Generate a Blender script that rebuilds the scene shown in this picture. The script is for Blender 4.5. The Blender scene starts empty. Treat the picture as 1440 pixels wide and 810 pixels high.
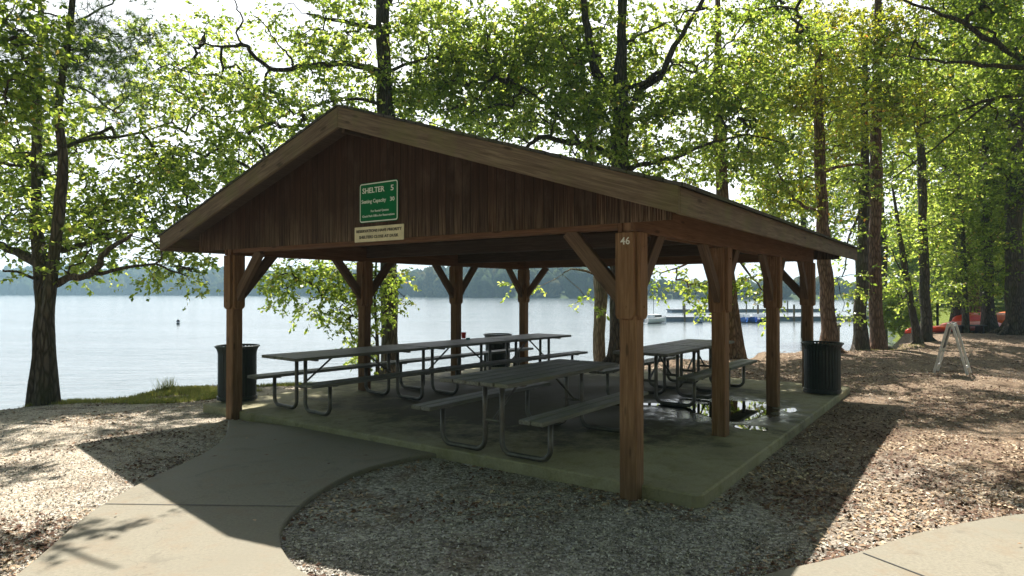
import bpy, math, random
import numpy as np
from mathutils import Vector, Matrix, Euler, noise

random.seed(7); RNG = np.random.default_rng(7)
scn = bpy.context.scene
col = scn.collection
R = math.radians

# ------------------------------------------------------------------ camera maths
F, PITCH, EYE = 921.0, 0.0066, 1.6
def ray(x, y):
    u = (405 - y) / F; c, s = math.cos(PITCH), math.sin(PITCH)
    return ((x - 720) / F, c - u * s, s + u * c)
def PX(x, y, Y):
    """world point seen at pixel (x, y) of the photo, Y metres ahead"""
    d = ray(x, y); t = Y / d[1]
    return Vector((d[0] * t, Y, EYE + d[2] * t))
YAW = R(35.48)
S = Vector((math.sin(YAW), math.cos(YAW), 0)); L = Vector((-S.y, S.x, 0))
C0 = Vector((.998, 5.472, 0))
ROT = math.pi / 2 - YAW
def AB(a, b, z=0): return C0 + S * a + L * b + Vector((0, 0, z))
def on_ground(x, y, z):
    d = ray(x, y); t = (z - EYE) / d[2]
    return Vector((d[0] * t, d[1] * t, z))
def toAB(p):
    q = p - C0
    return q.dot(S), q.dot(L)

# ------------------------------------------------------------------ node helpers
class NT:
    def __init__(s, name):
        s.m = bpy.data.materials.new(name); s.m.use_nodes = True
        s.t = s.m.node_tree; s.t.nodes.clear()
        s.out = s.n('ShaderNodeOutputMaterial')
    def n(s, typ, **kw):
        nd = s.t.nodes.new(typ)
        for k, v in kw.items():
            if k == 'inp':
                for kk, vv in v.items():
                    if isinstance(vv, bpy.types.NodeSocket): s.t.links.new(vv, nd.inputs[kk])
                    else: nd.inputs[kk].default_value = vv
            else: setattr(nd, k, v)
        return nd
    def coord(s, kind='Object', scale=(1, 1, 1), rand=False):
        tc = s.n('ShaderNodeTexCoord')
        o = tc.outputs[kind]
        if rand:
            oi = s.n('ShaderNodeObjectInfo')
            mu = s.n('ShaderNodeMath', operation='MULTIPLY', inp={0: oi.outputs['Random'], 1: 37.0})
            ad = s.n('ShaderNodeVectorMath', operation='ADD', inp={0: o, 1: mu.outputs[0]})
            o = ad.outputs[0]
        mp = s.n('ShaderNodeMapping', inp={'Vector': o, 'Scale': scale})
        return mp.outputs[0]
    def noise(s, vec, scale, detail=4, rough=.55, dist=0):
        return s.n('ShaderNodeTexNoise', inp={'Vector': vec, 'Scale': scale, 'Detail': detail, 'Roughness': rough, 'Distortion': dist}).outputs[0]
    def voro(s, vec, scale, feature='F1', out='Distance', rnd=1.0):
        return s.n('ShaderNodeTexVoronoi', feature=feature, inp={'Vector': vec, 'Scale': scale, 'Randomness': rnd}).outputs[out]
    def ramp(s, fac, stops, interp='LINEAR'):
        r = s.n('ShaderNodeValToRGB', inp={'Fac': fac}); cr = r.color_ramp; cr.interpolation = interp
        while len(cr.elements) < len(stops): cr.elements.new(.5)
        for e, (p, c) in zip(cr.elements, stops):
            e.position = p; e.color = tuple(c) + (1,) if len(c) == 3 else (c[0],) * 3 + (1,)
        return r.outputs[0]
    def mix(s, fac, a, b, mode='MIX'):
        m = s.n('ShaderNodeMix', data_type='RGBA', blend_type=mode)
        for i, v in ((0, fac), (6, a), (7, b)):
            if isinstance(v, bpy.types.NodeSocket): s.t.links.new(v, m.inputs[i])
            else: m.inputs[i].default_value = v if i == 0 else tuple(v) + (1,)
        return m.outputs[2]
    def math(s, op, a, b=0.0, clamp=False):
        m = s.n('ShaderNodeMath', operation=op, inp={0: a, 1: b}); m.use_clamp = clamp
        return m.outputs[0]
    def bump(s, h, strength=.4, dist=.01, normal=None):
        b = s.n('ShaderNodeBump', inp={'Height': h, 'Strength': strength, 'Distance': dist})
        if normal is not None: s.t.links.new(normal, b.inputs['Normal'])
        return b.outputs[0]
    def pbr(s, color, rough=.8, normal=None, metal=0.0, spec=.3):
        p = s.n('ShaderNodeBsdfPrincipled')
        for k, v in (('Base Color', color), ('Roughness', rough), ('Metallic', metal), ('Specular IOR Level', spec)):
            if isinstance(v, bpy.types.NodeSocket): s.t.links.new(v, p.inputs[k])
            else: p.inputs[k].default_value = tuple(v) + (1,) if k == 'Base Color' else v
        if normal is not None: s.t.links.new(normal, p.inputs['Normal'])
        s.t.links.new(p.outputs[0], s.out.inputs[0])
        return p
M = {}
def simple(name, c, rough=.6, metal=0.0, var=.25, scale=12, spec=.4, bump=.15):
    t = NT(name); v = t.coord('Object', rand=True)
    n = t.noise(v, scale, 5); n2 = t.noise(v, scale * 6, 3)
    lo = [x * (1 - var) for x in c]; hi = [min(1, x * (1 + var)) for x in c]
    cc = t.ramp(n, [(.3, lo), (.7, hi)])
    rr = t.math('ADD', t.math('MULTIPLY', n, .25), rough - .12)
    t.pbr(cc, rr, t.bump(n2, bump, .004), metal, spec); M[name] = t.m
    return t.m
def wood(name, dark, mid, light, rough=.8, knots=True, mossy=None, grain=(1.2, 22, 22)):
    t = NT(name); v = t.coord('Object', grain, rand=True)
    n = t.noise(v, 2.2, 6, .62, .6)
    v2 = t.coord('Object', (1, 1, 1), rand=True)
    big = t.noise(v2, 1.7, 4)
    fine = t.noise(t.coord('Object', (4, 130, 130), rand=True), 1.5, 3)
    c = t.ramp(n, [(.25, dark), (.5, mid), (.75, light)])
    c = t.mix(t.math('MULTIPLY', fine, .55), c, [x * .35 for x in dark])
    if knots:
        k = t.voro(t.coord('Object', (2.3, 9, 9), rand=True), 1.0)
        kf = t.ramp(k, [(.08, (1,)), (.16, (0,))])
        c = t.mix(t.math('MULTIPLY', kf, .75), c, [x * .3 for x in dark])
    c = t.mix(t.ramp(big, [(.35, (0,)), (.75, (.45,))]), c, [x * .45 for x in mid])
    if mossy:
        c = t.mix(t.ramp(t.noise(v2, 3.1, 5), [(.48, (0,)), (.7, (.6,))]), c, mossy)
    h = t.math('ADD', n, t.math('MULTIPLY', fine, .6))
    t.pbr(c, rough, t.bump(h, .5, .006), 0, .25); M[name] = t.m
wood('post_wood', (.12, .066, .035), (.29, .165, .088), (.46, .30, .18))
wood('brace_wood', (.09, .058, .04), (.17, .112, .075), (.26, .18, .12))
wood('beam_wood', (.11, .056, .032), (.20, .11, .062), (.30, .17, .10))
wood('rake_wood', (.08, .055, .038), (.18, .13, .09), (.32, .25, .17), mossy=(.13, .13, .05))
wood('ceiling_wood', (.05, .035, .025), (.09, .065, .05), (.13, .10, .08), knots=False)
wood('table_wood', (.11, .11, .10), (.24, .24, .22), (.40, .40, .37), rough=.55, mossy=(.15, .17, .09), knots=False)
wood('dock_wood', (.16, .17, .19), (.26, .28, .31), (.36, .38, .42), knots=False)

# vertical grooved siding, bottom edge weathered pale
t = NT('siding_wood'); tc = t.n('ShaderNodeTexCoord').outputs['Object']
sx = t.n('ShaderNodeSeparateXYZ', inp={0: tc})
gr = t.math('FRACT', t.math('MULTIPLY', sx.outputs[1], 1 / .102))
groove = t.ramp(gr, [(.0, (0,)), (.05, (1,)), (.95, (1,)), (1, (0,))])
st = t.noise(t.coord('Object', (30, 30, 1.3)), 1.6, 5, .65)
st2 = t.noise(t.coord('Object', (95, 95, 2.2)), 1.2, 3)
c = t.ramp(st, [(.25, (.022, .011, .007)), (.55, (.048, .024, .014)), (.8, (.085, .047, .028))])
low = t.math('SUBTRACT', 1.0, t.math('DIVIDE', t.math('SUBTRACT', sx.outputs[2], 2.12), .42), True)
wear = t.math('MULTIPLY', t.math('MULTIPLY', t.math('POWER', low, 1.3), t.ramp(t.noise(t.coord('Object', (1, 1, 0)), 1.1, 3), [(.35, (.25,)), (.6, (1,))])), t.ramp(st2, [(.47, (0,)), (.6, (1,))]))
c = t.mix(t.math('MULTIPLY', wear, .8), c, (.33, .24, .16))
bd = t.n('ShaderNodeTexWhiteNoise', noise_dimensions='1D', inp={'W': t.math('FLOOR', t.math('MULTIPLY', sx.outputs[1], 1 / .102))}).outputs[0]
c = t.mix(t.math('MULTIPLY', bd, .55), c, (.018, .010, .007))
c = t.mix(t.ramp(t.noise(t.coord('Object', (3, 3, 1.2)), 1.3, 5, .7), [(.5, (0,)), (.72, (.4,))]), c, (.12, .085, .06))
c = t.mix(t.math('SUBTRACT', 1.0, groove), c, (.008, .005, .004))
t.pbr(c, .85, t.bump(t.math('ADD', groove, t.math('MULTIPLY', st, .4)), .7, .008), 0, .2); M['siding_wood'] = t.m

# shingles
t = NT('shingles'); v = t.coord('Object')
br = t.n('ShaderNodeTexBrick', inp={'Vector': v, 'Scale': 1.0, 'Color1': (.05, .05, .048, 1), 'Color2': (.09, .085, .08, 1), 'Mortar': (.015, .015, .015, 1), 'Mortar Size': .006, 'Brick Width': .3, 'Row Height': .14})
nn = t.noise(v, 60, 3)
c = t.mix(t.ramp(t.noise(v, 1.4, 4), [(.45, (0,)), (.7, (.6,))]), br.outputs[0], (.06, .075, .03))
t.pbr(c, .95, t.bump(nn, .5, .004), 0, .15); M['shingles'] = t.m

# concrete
def concrete(name, base, stain, green, gs):
    t = NT(name); v = t.coord('Object')
    a = t.noise(v, .9, 6, .6); b = t.noise(v, 45, 4, .7); d = t.noise(v, 4.5, 5, .65)
    c = t.ramp(b, [(.3, [x * .78 for x in base]), (.7, [x * 1.12 for x in base])])
    c = t.mix(t.ramp(a, [(.42, (0,)), (.68, (.8,))]), c, stain)
    c = t.mix(t.ramp(d, [(.5, (0,)), (.72, (gs,))]), c, green)
    blot = t.noise(v, 2.1, 7, .75, .8); c = t.mix(t.ramp(blot, [(.56, (0,)), (.64, (.35,)), (.8, (.6,))]), c, [x * .5 for x in base])
    ck = t.voro(t.n('ShaderNodeVectorMath', operation='ADD', inp={0: v, 1: t.n('ShaderNodeTexNoise', inp={'Vector': v, 'Scale': 3.0, 'Detail': 4}).outputs['Color']}).outputs[0], .42, 'DISTANCE_TO_EDGE')
    c = t.mix(t.ramp(ck, [(.0, (.3,)), (.003, (0,))]), c, [x * .3 for x in base])
    b = t.math('ADD', b, t.math('MULTIPLY', t.noise(t.coord('Object', (6, 160, 1)), 1.0, 2), .5))
    sp = t.voro(v, 75); c = t.mix(t.ramp(sp, [(.06, (.5,)), (.12, (0,))]), c, [x * .35 for x in base])
    wet = t.ramp(a, [(.4, (.85,)), (.7, (.6,))])
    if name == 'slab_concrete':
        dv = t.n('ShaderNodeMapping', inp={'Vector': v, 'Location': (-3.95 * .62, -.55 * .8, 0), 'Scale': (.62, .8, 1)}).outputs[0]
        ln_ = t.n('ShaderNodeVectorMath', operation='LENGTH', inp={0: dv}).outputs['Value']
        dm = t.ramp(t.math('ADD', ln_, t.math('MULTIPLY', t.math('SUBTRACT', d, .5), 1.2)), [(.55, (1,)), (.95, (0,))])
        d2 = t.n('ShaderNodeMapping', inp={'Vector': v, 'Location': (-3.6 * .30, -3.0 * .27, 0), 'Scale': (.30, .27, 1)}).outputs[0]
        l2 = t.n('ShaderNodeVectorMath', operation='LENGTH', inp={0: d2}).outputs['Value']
        shade_tone = t.ramp(t.math('ADD', l2, t.math('MULTIPLY', t.math('SUBTRACT', t.noise(v, 1.3, 7, .75), .5), 1.6)), [(.75, (1,)), (1, (0,))])
        c = t.mix(t.math('MULTIPLY', shade_tone, .85), c, (.07, .066, .05))  # painted shade: slab interior darkened under the roof and tables
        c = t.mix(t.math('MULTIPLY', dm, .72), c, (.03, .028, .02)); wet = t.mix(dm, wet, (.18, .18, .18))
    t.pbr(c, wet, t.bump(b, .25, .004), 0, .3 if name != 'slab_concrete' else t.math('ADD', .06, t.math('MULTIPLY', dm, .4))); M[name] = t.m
concrete('path_concrete', (.245, .222, .172), (.20, .18, .135), (.225, .175, .12), .7)
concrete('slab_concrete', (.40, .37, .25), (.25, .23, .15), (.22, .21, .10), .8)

# ground
t = NT('ground_soil'); g = t.n('ShaderNodeNewGeometry').outputs['Position']
sp = t.n('ShaderNodeSeparateXYZ', inp={0: g})
v1 = t.voro(g, 38, out='Color'); v1d = t.voro(g, 38); v2 = t.voro(g, 85, out='Color')
s1 = t.n('ShaderNodeSeparateColor', inp={0: v1}).outputs[0]; s2 = t.n('ShaderNodeSeparateColor', inp={0: v2}).outputs[1]
grav = t.ramp(s1, [(0, (.12, .11, .09)), (.4, (.32, .295, .25)), (.75, (.56, .52, .46)), (1, (.8, .76, .68))])
grav = t.mix(.4, grav, t.ramp(s2, [(0, (.10, .09, .075)), (1, (.68, .64, .56))]))
tan = t.ramp(s1, [(0, (.34, .26, .19)), (.4, (.48, .41, .32)), (1, (.70, .63, .52))])
tan = t.mix(.4, tan, t.ramp(s2, [(0, (.34, .27, .2)), (1, (.85, .77, .65))]))
mulch = t.ramp(t.noise(g, 22, 5, .7, .8), [(.3, (.08, .05, .03)), (.5, (.27, .18, .115)), (.7, (.52, .40, .28))])
nb = t.noise(g, .55, 5, .65)
xr = t.math('ADD', sp.outputs[0], t.math('MULTIPLY', t.math('SUBTRACT', nb, .5), 5.0))
right = t.ramp(t.math('DIVIDE', t.math('SUBTRACT', xr, 1.5), 2.6), [(0, (0,)), (1, (1,))])
left = t.ramp(t.math('DIVIDE', t.math('SUBTRACT', -1.7, xr), 2.0), [(0, (0,)), (1, (1,))])
c = t.mix(left, grav, tan); c = t.mix(t.math('MULTIPLY', right, .85), c, mulch)
ln = t.noise(g, 1.6, 6, .7)
c = t.mix(t.ramp(ln, [(.52, (0,)), (.68, (.7,))]), c, (.17, .105, .065))
c = t.mix(t.ramp(t.noise(g, 2.3, 5, .7, .3), [(.6, (0,)), (.72, (.5,))]), c, (.085, .09, .04))
c = t.mix(t.ramp(t.noise(g, 3.7, 6, .75, .5), [(.55, (0,)), (.66, (.75,))]), c, (.06, .042, .03))
# lawn on the far right and green verge
dy = t.math('DIVIDE', t.math('SUBTRACT', sp.outputs[1], 29.0), 3.0, True)
dx = t.math('DIVIDE', t.math('SUBTRACT', sp.outputs[0], 15.0), 3.0, True)
c = t.mix(t.math('MULTIPLY', dy, dx), c, t.ramp(t.noise(g, 8, 4), [(.3, (.12, .17, .03)), (.7, (.24, .28, .06))]))
far = t.math('DIVIDE', t.math('SUBTRACT', sp.outputs[1], 150.0), 30.0, True)
c = t.mix(far, c, (.05, .075, .03))
hh = t.math('ADD', t.math('MULTIPLY', v1d, -1.0), t.math('MULTIPLY', s2, .7))
t.pbr(c, .95, t.bump(hh, .9, .03), 0, .1); M['ground_soil'] = t.m

# scattered chips, coloured per face
t = NT('chip'); at = t.n('ShaderNodeAttribute', attribute_name='v').outputs['Fac']
c = t.ramp(at, [(0, (.10, .09, .075)), (.2, (.30, .275, .235)), (.36, (.52, .485, .43)), (.47, (.82, .78, .70)), (.5, (.13, .07, .045)), (.7, (.31, .20, .12)), (.88, (.56, .42, .28)), (1, (.72, .61, .46))])
t.pbr(c, .8, None, 0, .3); M['chip'] = t.m

# water
t = NT('lake_water'); g = t.n('ShaderNodeNewGeometry').outputs['Position']
mp = t.n('ShaderNodeMapping', inp={'Vector': g, 'Scale': (.55, 1.5, 1)}).outputs[0]
wp = t.ramp(t.noise(t.n('ShaderNodeMapping', inp={'Vector': g, 'Scale': (.25, 1, 1)}).outputs[0], .07, 4, .6), [(.35, (.35,)), (.65, (1,))])
w = t.math('ADD', t.math('MULTIPLY', t.noise(mp, 1.6, 5, .6, .4), wp), t.math('MULTIPLY', t.noise(mp, .22, 3), 1.4))
t.pbr((.09, .115, .12), .14, t.bump(w, .6, .10), 0, .5).inputs['IOR'].default_value = 1.333; M['lake_water'] = t.m
t = NT('puddle_water'); t.pbr((.012, .012, .01), .02, t.bump(t.noise(t.coord(), 3, 2), .03, .01), 0, .5); M['puddle_water'] = t.m

# bark
def bark(name, dark, light, moss=None):
    t = NT(name); v = t.coord('Object', (1, 1, .22))
    a = t.voro(v, 16, 'DISTANCE_TO_EDGE'); n = t.noise(v, 22, 6, .7, .5)
    hh = t.math('ADD', t.ramp(a, [(0, (0,)), (.25, (1,))]), t.math('MULTIPLY', n, .8))
    c = t.ramp(t.math('MULTIPLY', hh, .55), [(.1, dark), (.55, [(x + y) / 2 for x, y in zip(dark, light)]), (.95, light)])
    if moss: c = t.mix(t.ramp(t.noise(t.coord('Object', (1, 1, .5)), 2.4, 4), [(.45, (0,)), (.7, (.6,))]), c, moss)
    t.pbr(c, .92, t.bump(hh, .9, .03), 0, .15); M[name] = t.m
bark('oak_bark', (.035, .028, .022), (.17, .14, .11), (.09, .10, .05))
bark('brown_bark', (.07, .04, .025), (.33, .21, .14))
bark('pale_bark', (.12, .09, .06), (.42, .34, .24), (.22, .2, .09))

# leaves
def leafmat(name, stops, tstops, tw=.5):
    t = NT(name); at = t.n('ShaderNodeAttribute', attribute_name='v').outputs['Fac']
    c = t.ramp(at, stops); tcx = t.ramp(at, tstops)
    d = t.n('ShaderNodeBsdfPrincipled', inp={'Base Color': c, 'Roughness': .33, 'Specular IOR Level': .6})
    tr = t.n('ShaderNodeBsdfTranslucent', inp={'Color': tcx})
    mx = t.n('ShaderNodeMixShader', inp={0: tw, 1: d.outputs[0], 2: tr.outputs[0]})
    t.t.links.new(mx.outputs[0], t.out.inputs[0]); M[name] = t.m
leafmat('oak_leaf', [(0, (.04, .07, .012)), (.5, (.12, .18, .03)), (.93, (.22, .27, .045)), (1, (.35, .22, .04))],
        [(0, (.07, .12, .012)), (.3, (.27, .40, .04)), (.6, (.58, .70, .09)), (.82, (.80, .88, .2)), (.95, (.88, .88, .18)), (1, (.85, .6, .15))], .62)
leafmat('yellow_leaf', [(0, (.05, .08, .015)), (.55, (.09, .12, .02)), (.75, (.22, .18, .03)), (1, (.35, .16, .04))],
        [(0, (.12, .2, .015)), (.3, (.40, .48, .03)), (.6, (.70, .74, .06)), (.78, (.88, .68, .08)), (1, (.88, .40, .08))], .62)
leafmat('dark_leaf', [(0, (.02, .04, .01)), (1, (.06, .09, .02))], [(0, (.12, .2, .02)), (.5, (.46, .60, .06)), (1, (.8, .87, .17))], .62)
leafmat('needle', [(0, (.025, .06, .03)), (1, (.07, .12, .035))], [(0, (.10, .2, .06)), (1, (.24, .34, .08))], .4)
leafmat('grass_blade', [(0, (.09, .13, .02)), (1, (.28, .27, .07))], [(0, (.25, .33, .05)), (1, (.5, .45, .12))], .4)

simple('galv_steel', (.15, .145, .13), .45, .7, .3, 9)
simple('can_paint', (.018, .028, .024), .45, 0, .3, 10)
simple('can_liner', (.02, .02, .02), .5, 0, .2, 30)
simple('sign_green', (.003, .13, .045), .65, 0, .12, 8, spec=.12, bump=.03)
simple('sign_white', (.72, .74, .7), .45, 0, .08, 8, bump=.03)
simple('sign_cream', (.62, .56, .38), .6, 0, .15, 8, bump=.05)
simple('sign_black', (.03, .03, .03), .6, 0, .1, 8)
simple('white_paint', (.74, .72, .68), .55, 0, .12, 10)
simple('black_plastic', (.02, .02, .022), .4)
simple('canoe_red', (.80, .07, .025), .3, 0, .12, 3, bump=.02)
simple('canoe_orange', (.85, .17, .03), .3, 0, .12, 3, bump=.02)
simple('canoe_pink', (.8, .16, .12), .35, 0, .15, 3, bump=.02)
simple('blue_plastic', (.02, .13, .42), .4, 0, .2, 3)
simple('boat_white', (.75, .77, .78), .35, 0, .06, 3, bump=.02)
simple('dock_float', (.22, .30, .40), .6, 0, .2, 2)
simple('cup_red', (.7, .03, .02), .3, 0, .05)
simple('teal_plastic', (.03, .3, .28), .3, 0, .05)
simple('stone', (.09, .10, .075), .9, 0, .5, 5, bump=.6)
simple('root_bark', (.22, .14, .09), .9, 0, .4, 12, bump=.6)
t = NT('far_foliage'); at = t.n('ShaderNodeAttribute', attribute_name='v').outputs['Fac']
g = t.n('ShaderNodeNewGeometry').outputs['Position']
c = t.mix(t.ramp(t.noise(g, .8, 5, .7), [(.4, (0,)), (.6, (.75,))]), t.ramp(at, [(0, (.03, .055, .015)), (.6, (.055, .085, .02)), (1, (.11, .10, .03))]), (.012, .025, .008))
t.pbr(c, .95, t.bump(t.noise(g, .9, 5, .7), 1.0, 1.2), 0, .1); M['far_foliage'] = t.m

# ------------------------------------------------------------------ object helpers
def tag(o, label=None, cat=None, group=None, kind=None):
    if label: o['label'] = label
    if cat: o['category'] = cat
    if group: o['group'] = group
    if kind: o['kind'] = kind
    return o
def link(o, parent=None, mat=None):
    col.objects.link(o)
    if parent is not None: o.parent = parent
    return o
def empty(name, loc=(0, 0, 0), rz=0.0):
    o = bpy.data.objects.new(name, None); o.location = loc; o.rotation_euler = (0, 0, rz); o.empty_display_size = .2
    return link(o)
class MB:
    """collects shapes, links them as ONE mesh object"""
    def __init__(s): s.v = []; s.f = []
    def add(s, vs, fs, m=None):
        k = len(s.v)
        s.v += [tuple(m @ Vector(p)) if m is not None else tuple(p) for p in vs]
        s.f += [tuple(i + k for i in f) for f in fs]
        return s
    def box(s, x0, x1, y0, y1, z0, z1, m=None):
        vs = [(x0, y0, z0), (x1, y0, z0), (x1, y1, z0), (x0, y1, z0), (x0, y0, z1), (x1, y0, z1), (x1, y1, z1), (x0, y1, z1)]
        return s.add(vs, [(3, 2, 1, 0), (4, 5, 6, 7), (0, 1, 5, 4), (1, 2, 6, 5), (2, 3, 7, 6), (3, 0, 4, 7)], m)
    def tube(s, pts, rad, n=8, cap=True, jit=0.0):
        pts = [Vector(p) for p in pts]
        if not hasattr(rad, '__len__'): rad = [rad] * len(pts)
        k = len(s.v); up = None
        for i, p in enumerate(pts):
            d = (pts[min(i + 1, len(pts) - 1)] - pts[max(i - 1, 0)]).normalized()
            if up is None:
                up = Vector((0, 0, 1)) if abs(d.z) < .9 else Vector((1, 0, 0))
            sx = d.cross(up).normalized(); up = sx.cross(d).normalized()
            for j in range(n):
                a = 2 * math.pi * j / n; r = rad[i]
                if jit: r *= 1 + jit * noise.noise(Vector((p.x * 3 + math.cos(a) * 1.3, p.y * 3 + math.sin(a) * 1.3, p.z * .9)))
                q = p + (sx * math.cos(a) + up * math.sin(a)) * r
                s.v.append(tuple(q))
        for i in range(len(pts) - 1):
            for j in range(n):
                a, b = k + i * n + j, k + i * n + (j + 1) % n
                s.f.append((a, b, b + n, a + n))
        if cap:
            s.f.append(tuple(k + j for j in range(n - 1, -1, -1))); e = k + (len(pts) - 1) * n
            s.f.append(tuple(e + j for j in range(n)))
        return s
    def lathe(s, prof, n=24, m=None, closed=False):
        vs = []; fs = []
        for r, z in prof:
            for j in range(n):
                a = 2 * math.pi * j / n; vs.append((r * math.cos(a), r * math.sin(a), z))
        for i in range(len(prof) - 1):
            for j in range(n):
                a, b = i * n + j, i * n + (j + 1) % n
                fs.append((a, b, b + n, a + n))
        return s.add(vs, fs, m)
    def prism(s, poly, z0, z1, m=None):
        n = len(poly); vs = [(x, y, z0) for x, y in poly] + [(x, y, z1) for x, y in poly]
        fs = [tuple(range(n - 1, -1, -1)), tuple(range(n, 2 * n))] + [(i, (i + 1) % n, (i + 1) % n + n, i + n) for i in range(n)]
        return s.add(vs, fs, m)
    def build(s, name, mat, parent=None, bevel=0, smooth=False, mw=None):
        me = bpy.data.meshes.new(name); me.from_pydata(s.v, [], s.f)
        me.materials.append(M[mat]); me.validate()
        if smooth: me.shade_smooth()
        o = link(bpy.data.objects.new(name, me), parent)
        if bevel:
            b = o.modifiers.new('Bevel', 'BEVEL'); b.width = bevel; b.segments = 1; b.limit_method = 'ANGLE'
        if mw is not None: o.matrix_local = mw
        return o
def npmesh(name, verts, nper, mat, parent=None, vattr=None):
    """verts (N*nper,3), each consecutive nper verts one polygon"""
    verts = np.ascontiguousarray(verts, dtype=np.float32); nv = len(verts); nf = nv // nper
    me = bpy.data.meshes.new(name)
    me.vertices.add(nv); me.vertices.foreach_set('co', verts.ravel())
    me.loops.add(nv); me.loops.foreach_set('vertex_index', np.arange(nv, dtype=np.int32))
    me.polygons.add(nf); me.polygons.foreach_set('loop_start', np.arange(0, nv, nper, dtype=np.int32))
    me.polygons.foreach_set('loop_total', np.full(nf, nper, dtype=np.int32))
    me.update(calc_edges=True)
    if vattr is not None:
        a = me.attributes.new('v', 'FLOAT', 'FACE'); a.data.foreach_set('value', np.ascontiguousarray(vattr, dtype=np.float32))
    me.materials.append(M[mat])
    return link(bpy.data.objects.new(name, me), parent)
def board(name, mat, parent, p0, p1, w, h, up=(0, 0, 1), bevel=.006):
    """a plank from p0 to p1: local X runs along it, Y is w wide, Z is h high"""
    p0, p1, up = Vector(p0), Vector(p1), Vector(up)
    x = (p1 - p0); ln = x.length; x.normalize()
    y = up.cross(x).normalized(); z = x.cross(y)
    m = Matrix((x, y, z)).transposed().to_4x4(); m.translation = (p0 + p1) / 2
    b = MB(); seg = max(1, int(ln / .6)); e = ln / 2
    b.box(-e, e, -w / 2, w / 2, -h / 2, h / 2)
    return b.build(name, mat, parent, bevel, mw=m)
def copy_tree(o, parent=None):
    c = o.copy(); col.objects.link(c); c.parent = parent
    for ch in list(o.children): copy_tree(ch, c)
    return c
def text_mesh(name, body, size, mat, parent, loc, width=None, align='CENTER', spacing=1.0):
    """lettering in the local XZ plane facing -Y, as a mesh"""
    cu = bpy.data.curves.new(name, 'FONT'); cu.body = body; cu.size = size; cu.align_x = align; cu.align_y = 'CENTER'
    cu.extrude = .0012; cu.space_character = spacing; cu.resolution_u = 2; cu.offset = size * .012
    tmp = bpy.data.objects.new('tmp', cu); col.objects.link(tmp)
    dg = bpy.context.evaluated_depsgraph_get(); me = bpy.data.meshes.new_from_object(tmp.evaluated_get(dg))
    bpy.data.objects.remove(tmp); bpy.data.curves.remove(cu)
    me.materials.clear(); me.materials.append(M[mat]); me.name = name
    o = link(bpy.data.objects.new(name, me), parent)
    sx = 1.0
    if width:
        xs = [v.co.x for v in me.vertices]; sx = width / max(1e-4, max(xs) - min(xs))
    me.transform(Matrix.Rotation(math.pi / 2, 4, 'X') @ Matrix.Scale(sx, 4, Vector((1, 0, 0))))
    o.location = loc
    return o

# ------------------------------------------------------------------ terrain
WZ = -1.0
SHORE = [(-400, -160), (-60, -12), (-25, 2.5), (-14, 8.0), (-8.9, 10.9), (-7.1, 11.8), (-5.7, 12.9), (-3.1, 14.7), (-1.6, 15.5), (2, 17.2), (6.9, 19.6),
         (10.5, 21.6), (13.2, 23.2), (14.8, 25.5), (16.8, 29), (24, 41), (36, 60), (54, 90), (90, 130), (200, 170), (1500, 240)]
_sp = np.array(SHORE, float)
def shore_dist(x, y):
    """signed: positive on the near land"""
    x = np.asarray(x, float); y = np.asarray(y, float)
    best = np.full(x.shape, 1e9); sg = np.ones(x.shape)
    for (ax, ay), (bx, by) in zip(_sp[:-1], _sp[1:]):
        dx, dy = bx - ax, by - ay; l2 = dx * dx + dy * dy
        tt = np.clip(((x - ax) * dx + (y - ay) * dy) / l2, 0, 1)
        d = np.hypot(x - ax - tt * dx, y - ay - tt * dy)
        cr = dx * (y - ay) - dy * (x - ax)
        m = d < best; best = np.where(m, d, best); sg = np.where(m, np.where(cr < 0, 1.0, -1.0), sg)
    return best * sg
def lumps(x, y):
    return (.05 * np.sin(x * .9 + 1.3 * np.sin(y * .7)) + .035 * np.sin(y * 1.7 + x * .4 + 2) + .015 * np.sin(x * 3.1 + y * 2.3))
FAR = [(-1500, 900), (-700, 640), (-300, 560), (-100, 420), (0, 290), (60, 255), (110, 225), (250, 215), (700, 260), (1500, 330)]
def far_line(x): return np.interp(x, [p[0] for p in FAR], [p[1] for p in FAR])
def ground_z(x, y):
    x = np.asarray(x, float); y = np.asarray(y, float)
    d = shore_dist(x, y) + .25 * np.sin(x * 1.9) + .15 * np.sin(x * 4.3 + 1)
    a = (x - C0.x) * S.x + (y - C0.y) * S.y; b = (x - C0.x) * L.x + (y - C0.y) * L.y
    # distance outside the slab, so the ground lies flat against it
    ds = np.hypot(np.maximum(0, np.maximum(-a, a - 7.6)), np.maximum(0, np.maximum(-.6 - b, b - 6.7)))
    flat = np.clip((ds - .3) / 2.5, 0, 1)
    near_path = np.clip((y - 5.5) / 2.0, 0, 1)
    z = -.11 + lumps(x, y) * flat * np.where(y < 8, near_path * .8, 1)
    z = z - .10 * np.clip((4 - d) / 4, 0, 1) * np.clip(ds / 2, 0, 1)
    z = z + .14 * np.clip((x - 12) / 10, 0, 1) + np.clip((x - 20) / 60, 0, 2) * 1.5 * np.clip((y - 20) / 30, 0, 1)
    bank = np.clip((.9 - d) / 1.6, 0, 1)
    z = z * (1 - bank) + (-2.2) * bank
    z = np.where(d < -.7, np.maximum(-6, -2.2 + .12 * (d + .7)), z)
    fd = y - far_line(x)
    hill = np.clip(fd / 8, 0, 1) * (2 + np.clip(fd / 160, 0, 1) * (np.where(x > 45, 1.5, 7) + np.where(x > 45, 1, 4) * np.sin(x * .012 + 1) + 16 * np.clip((-x - 40) / 250, 0, 1)))
    z = np.where((fd > -10) & (d < 0), np.maximum(z, -1.6 + hill + np.clip(fd, -10, 0) * .1), z)
    return z
def gz(x, y): return float(ground_z(np.array([x]), np.array([y]))[0])
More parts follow.
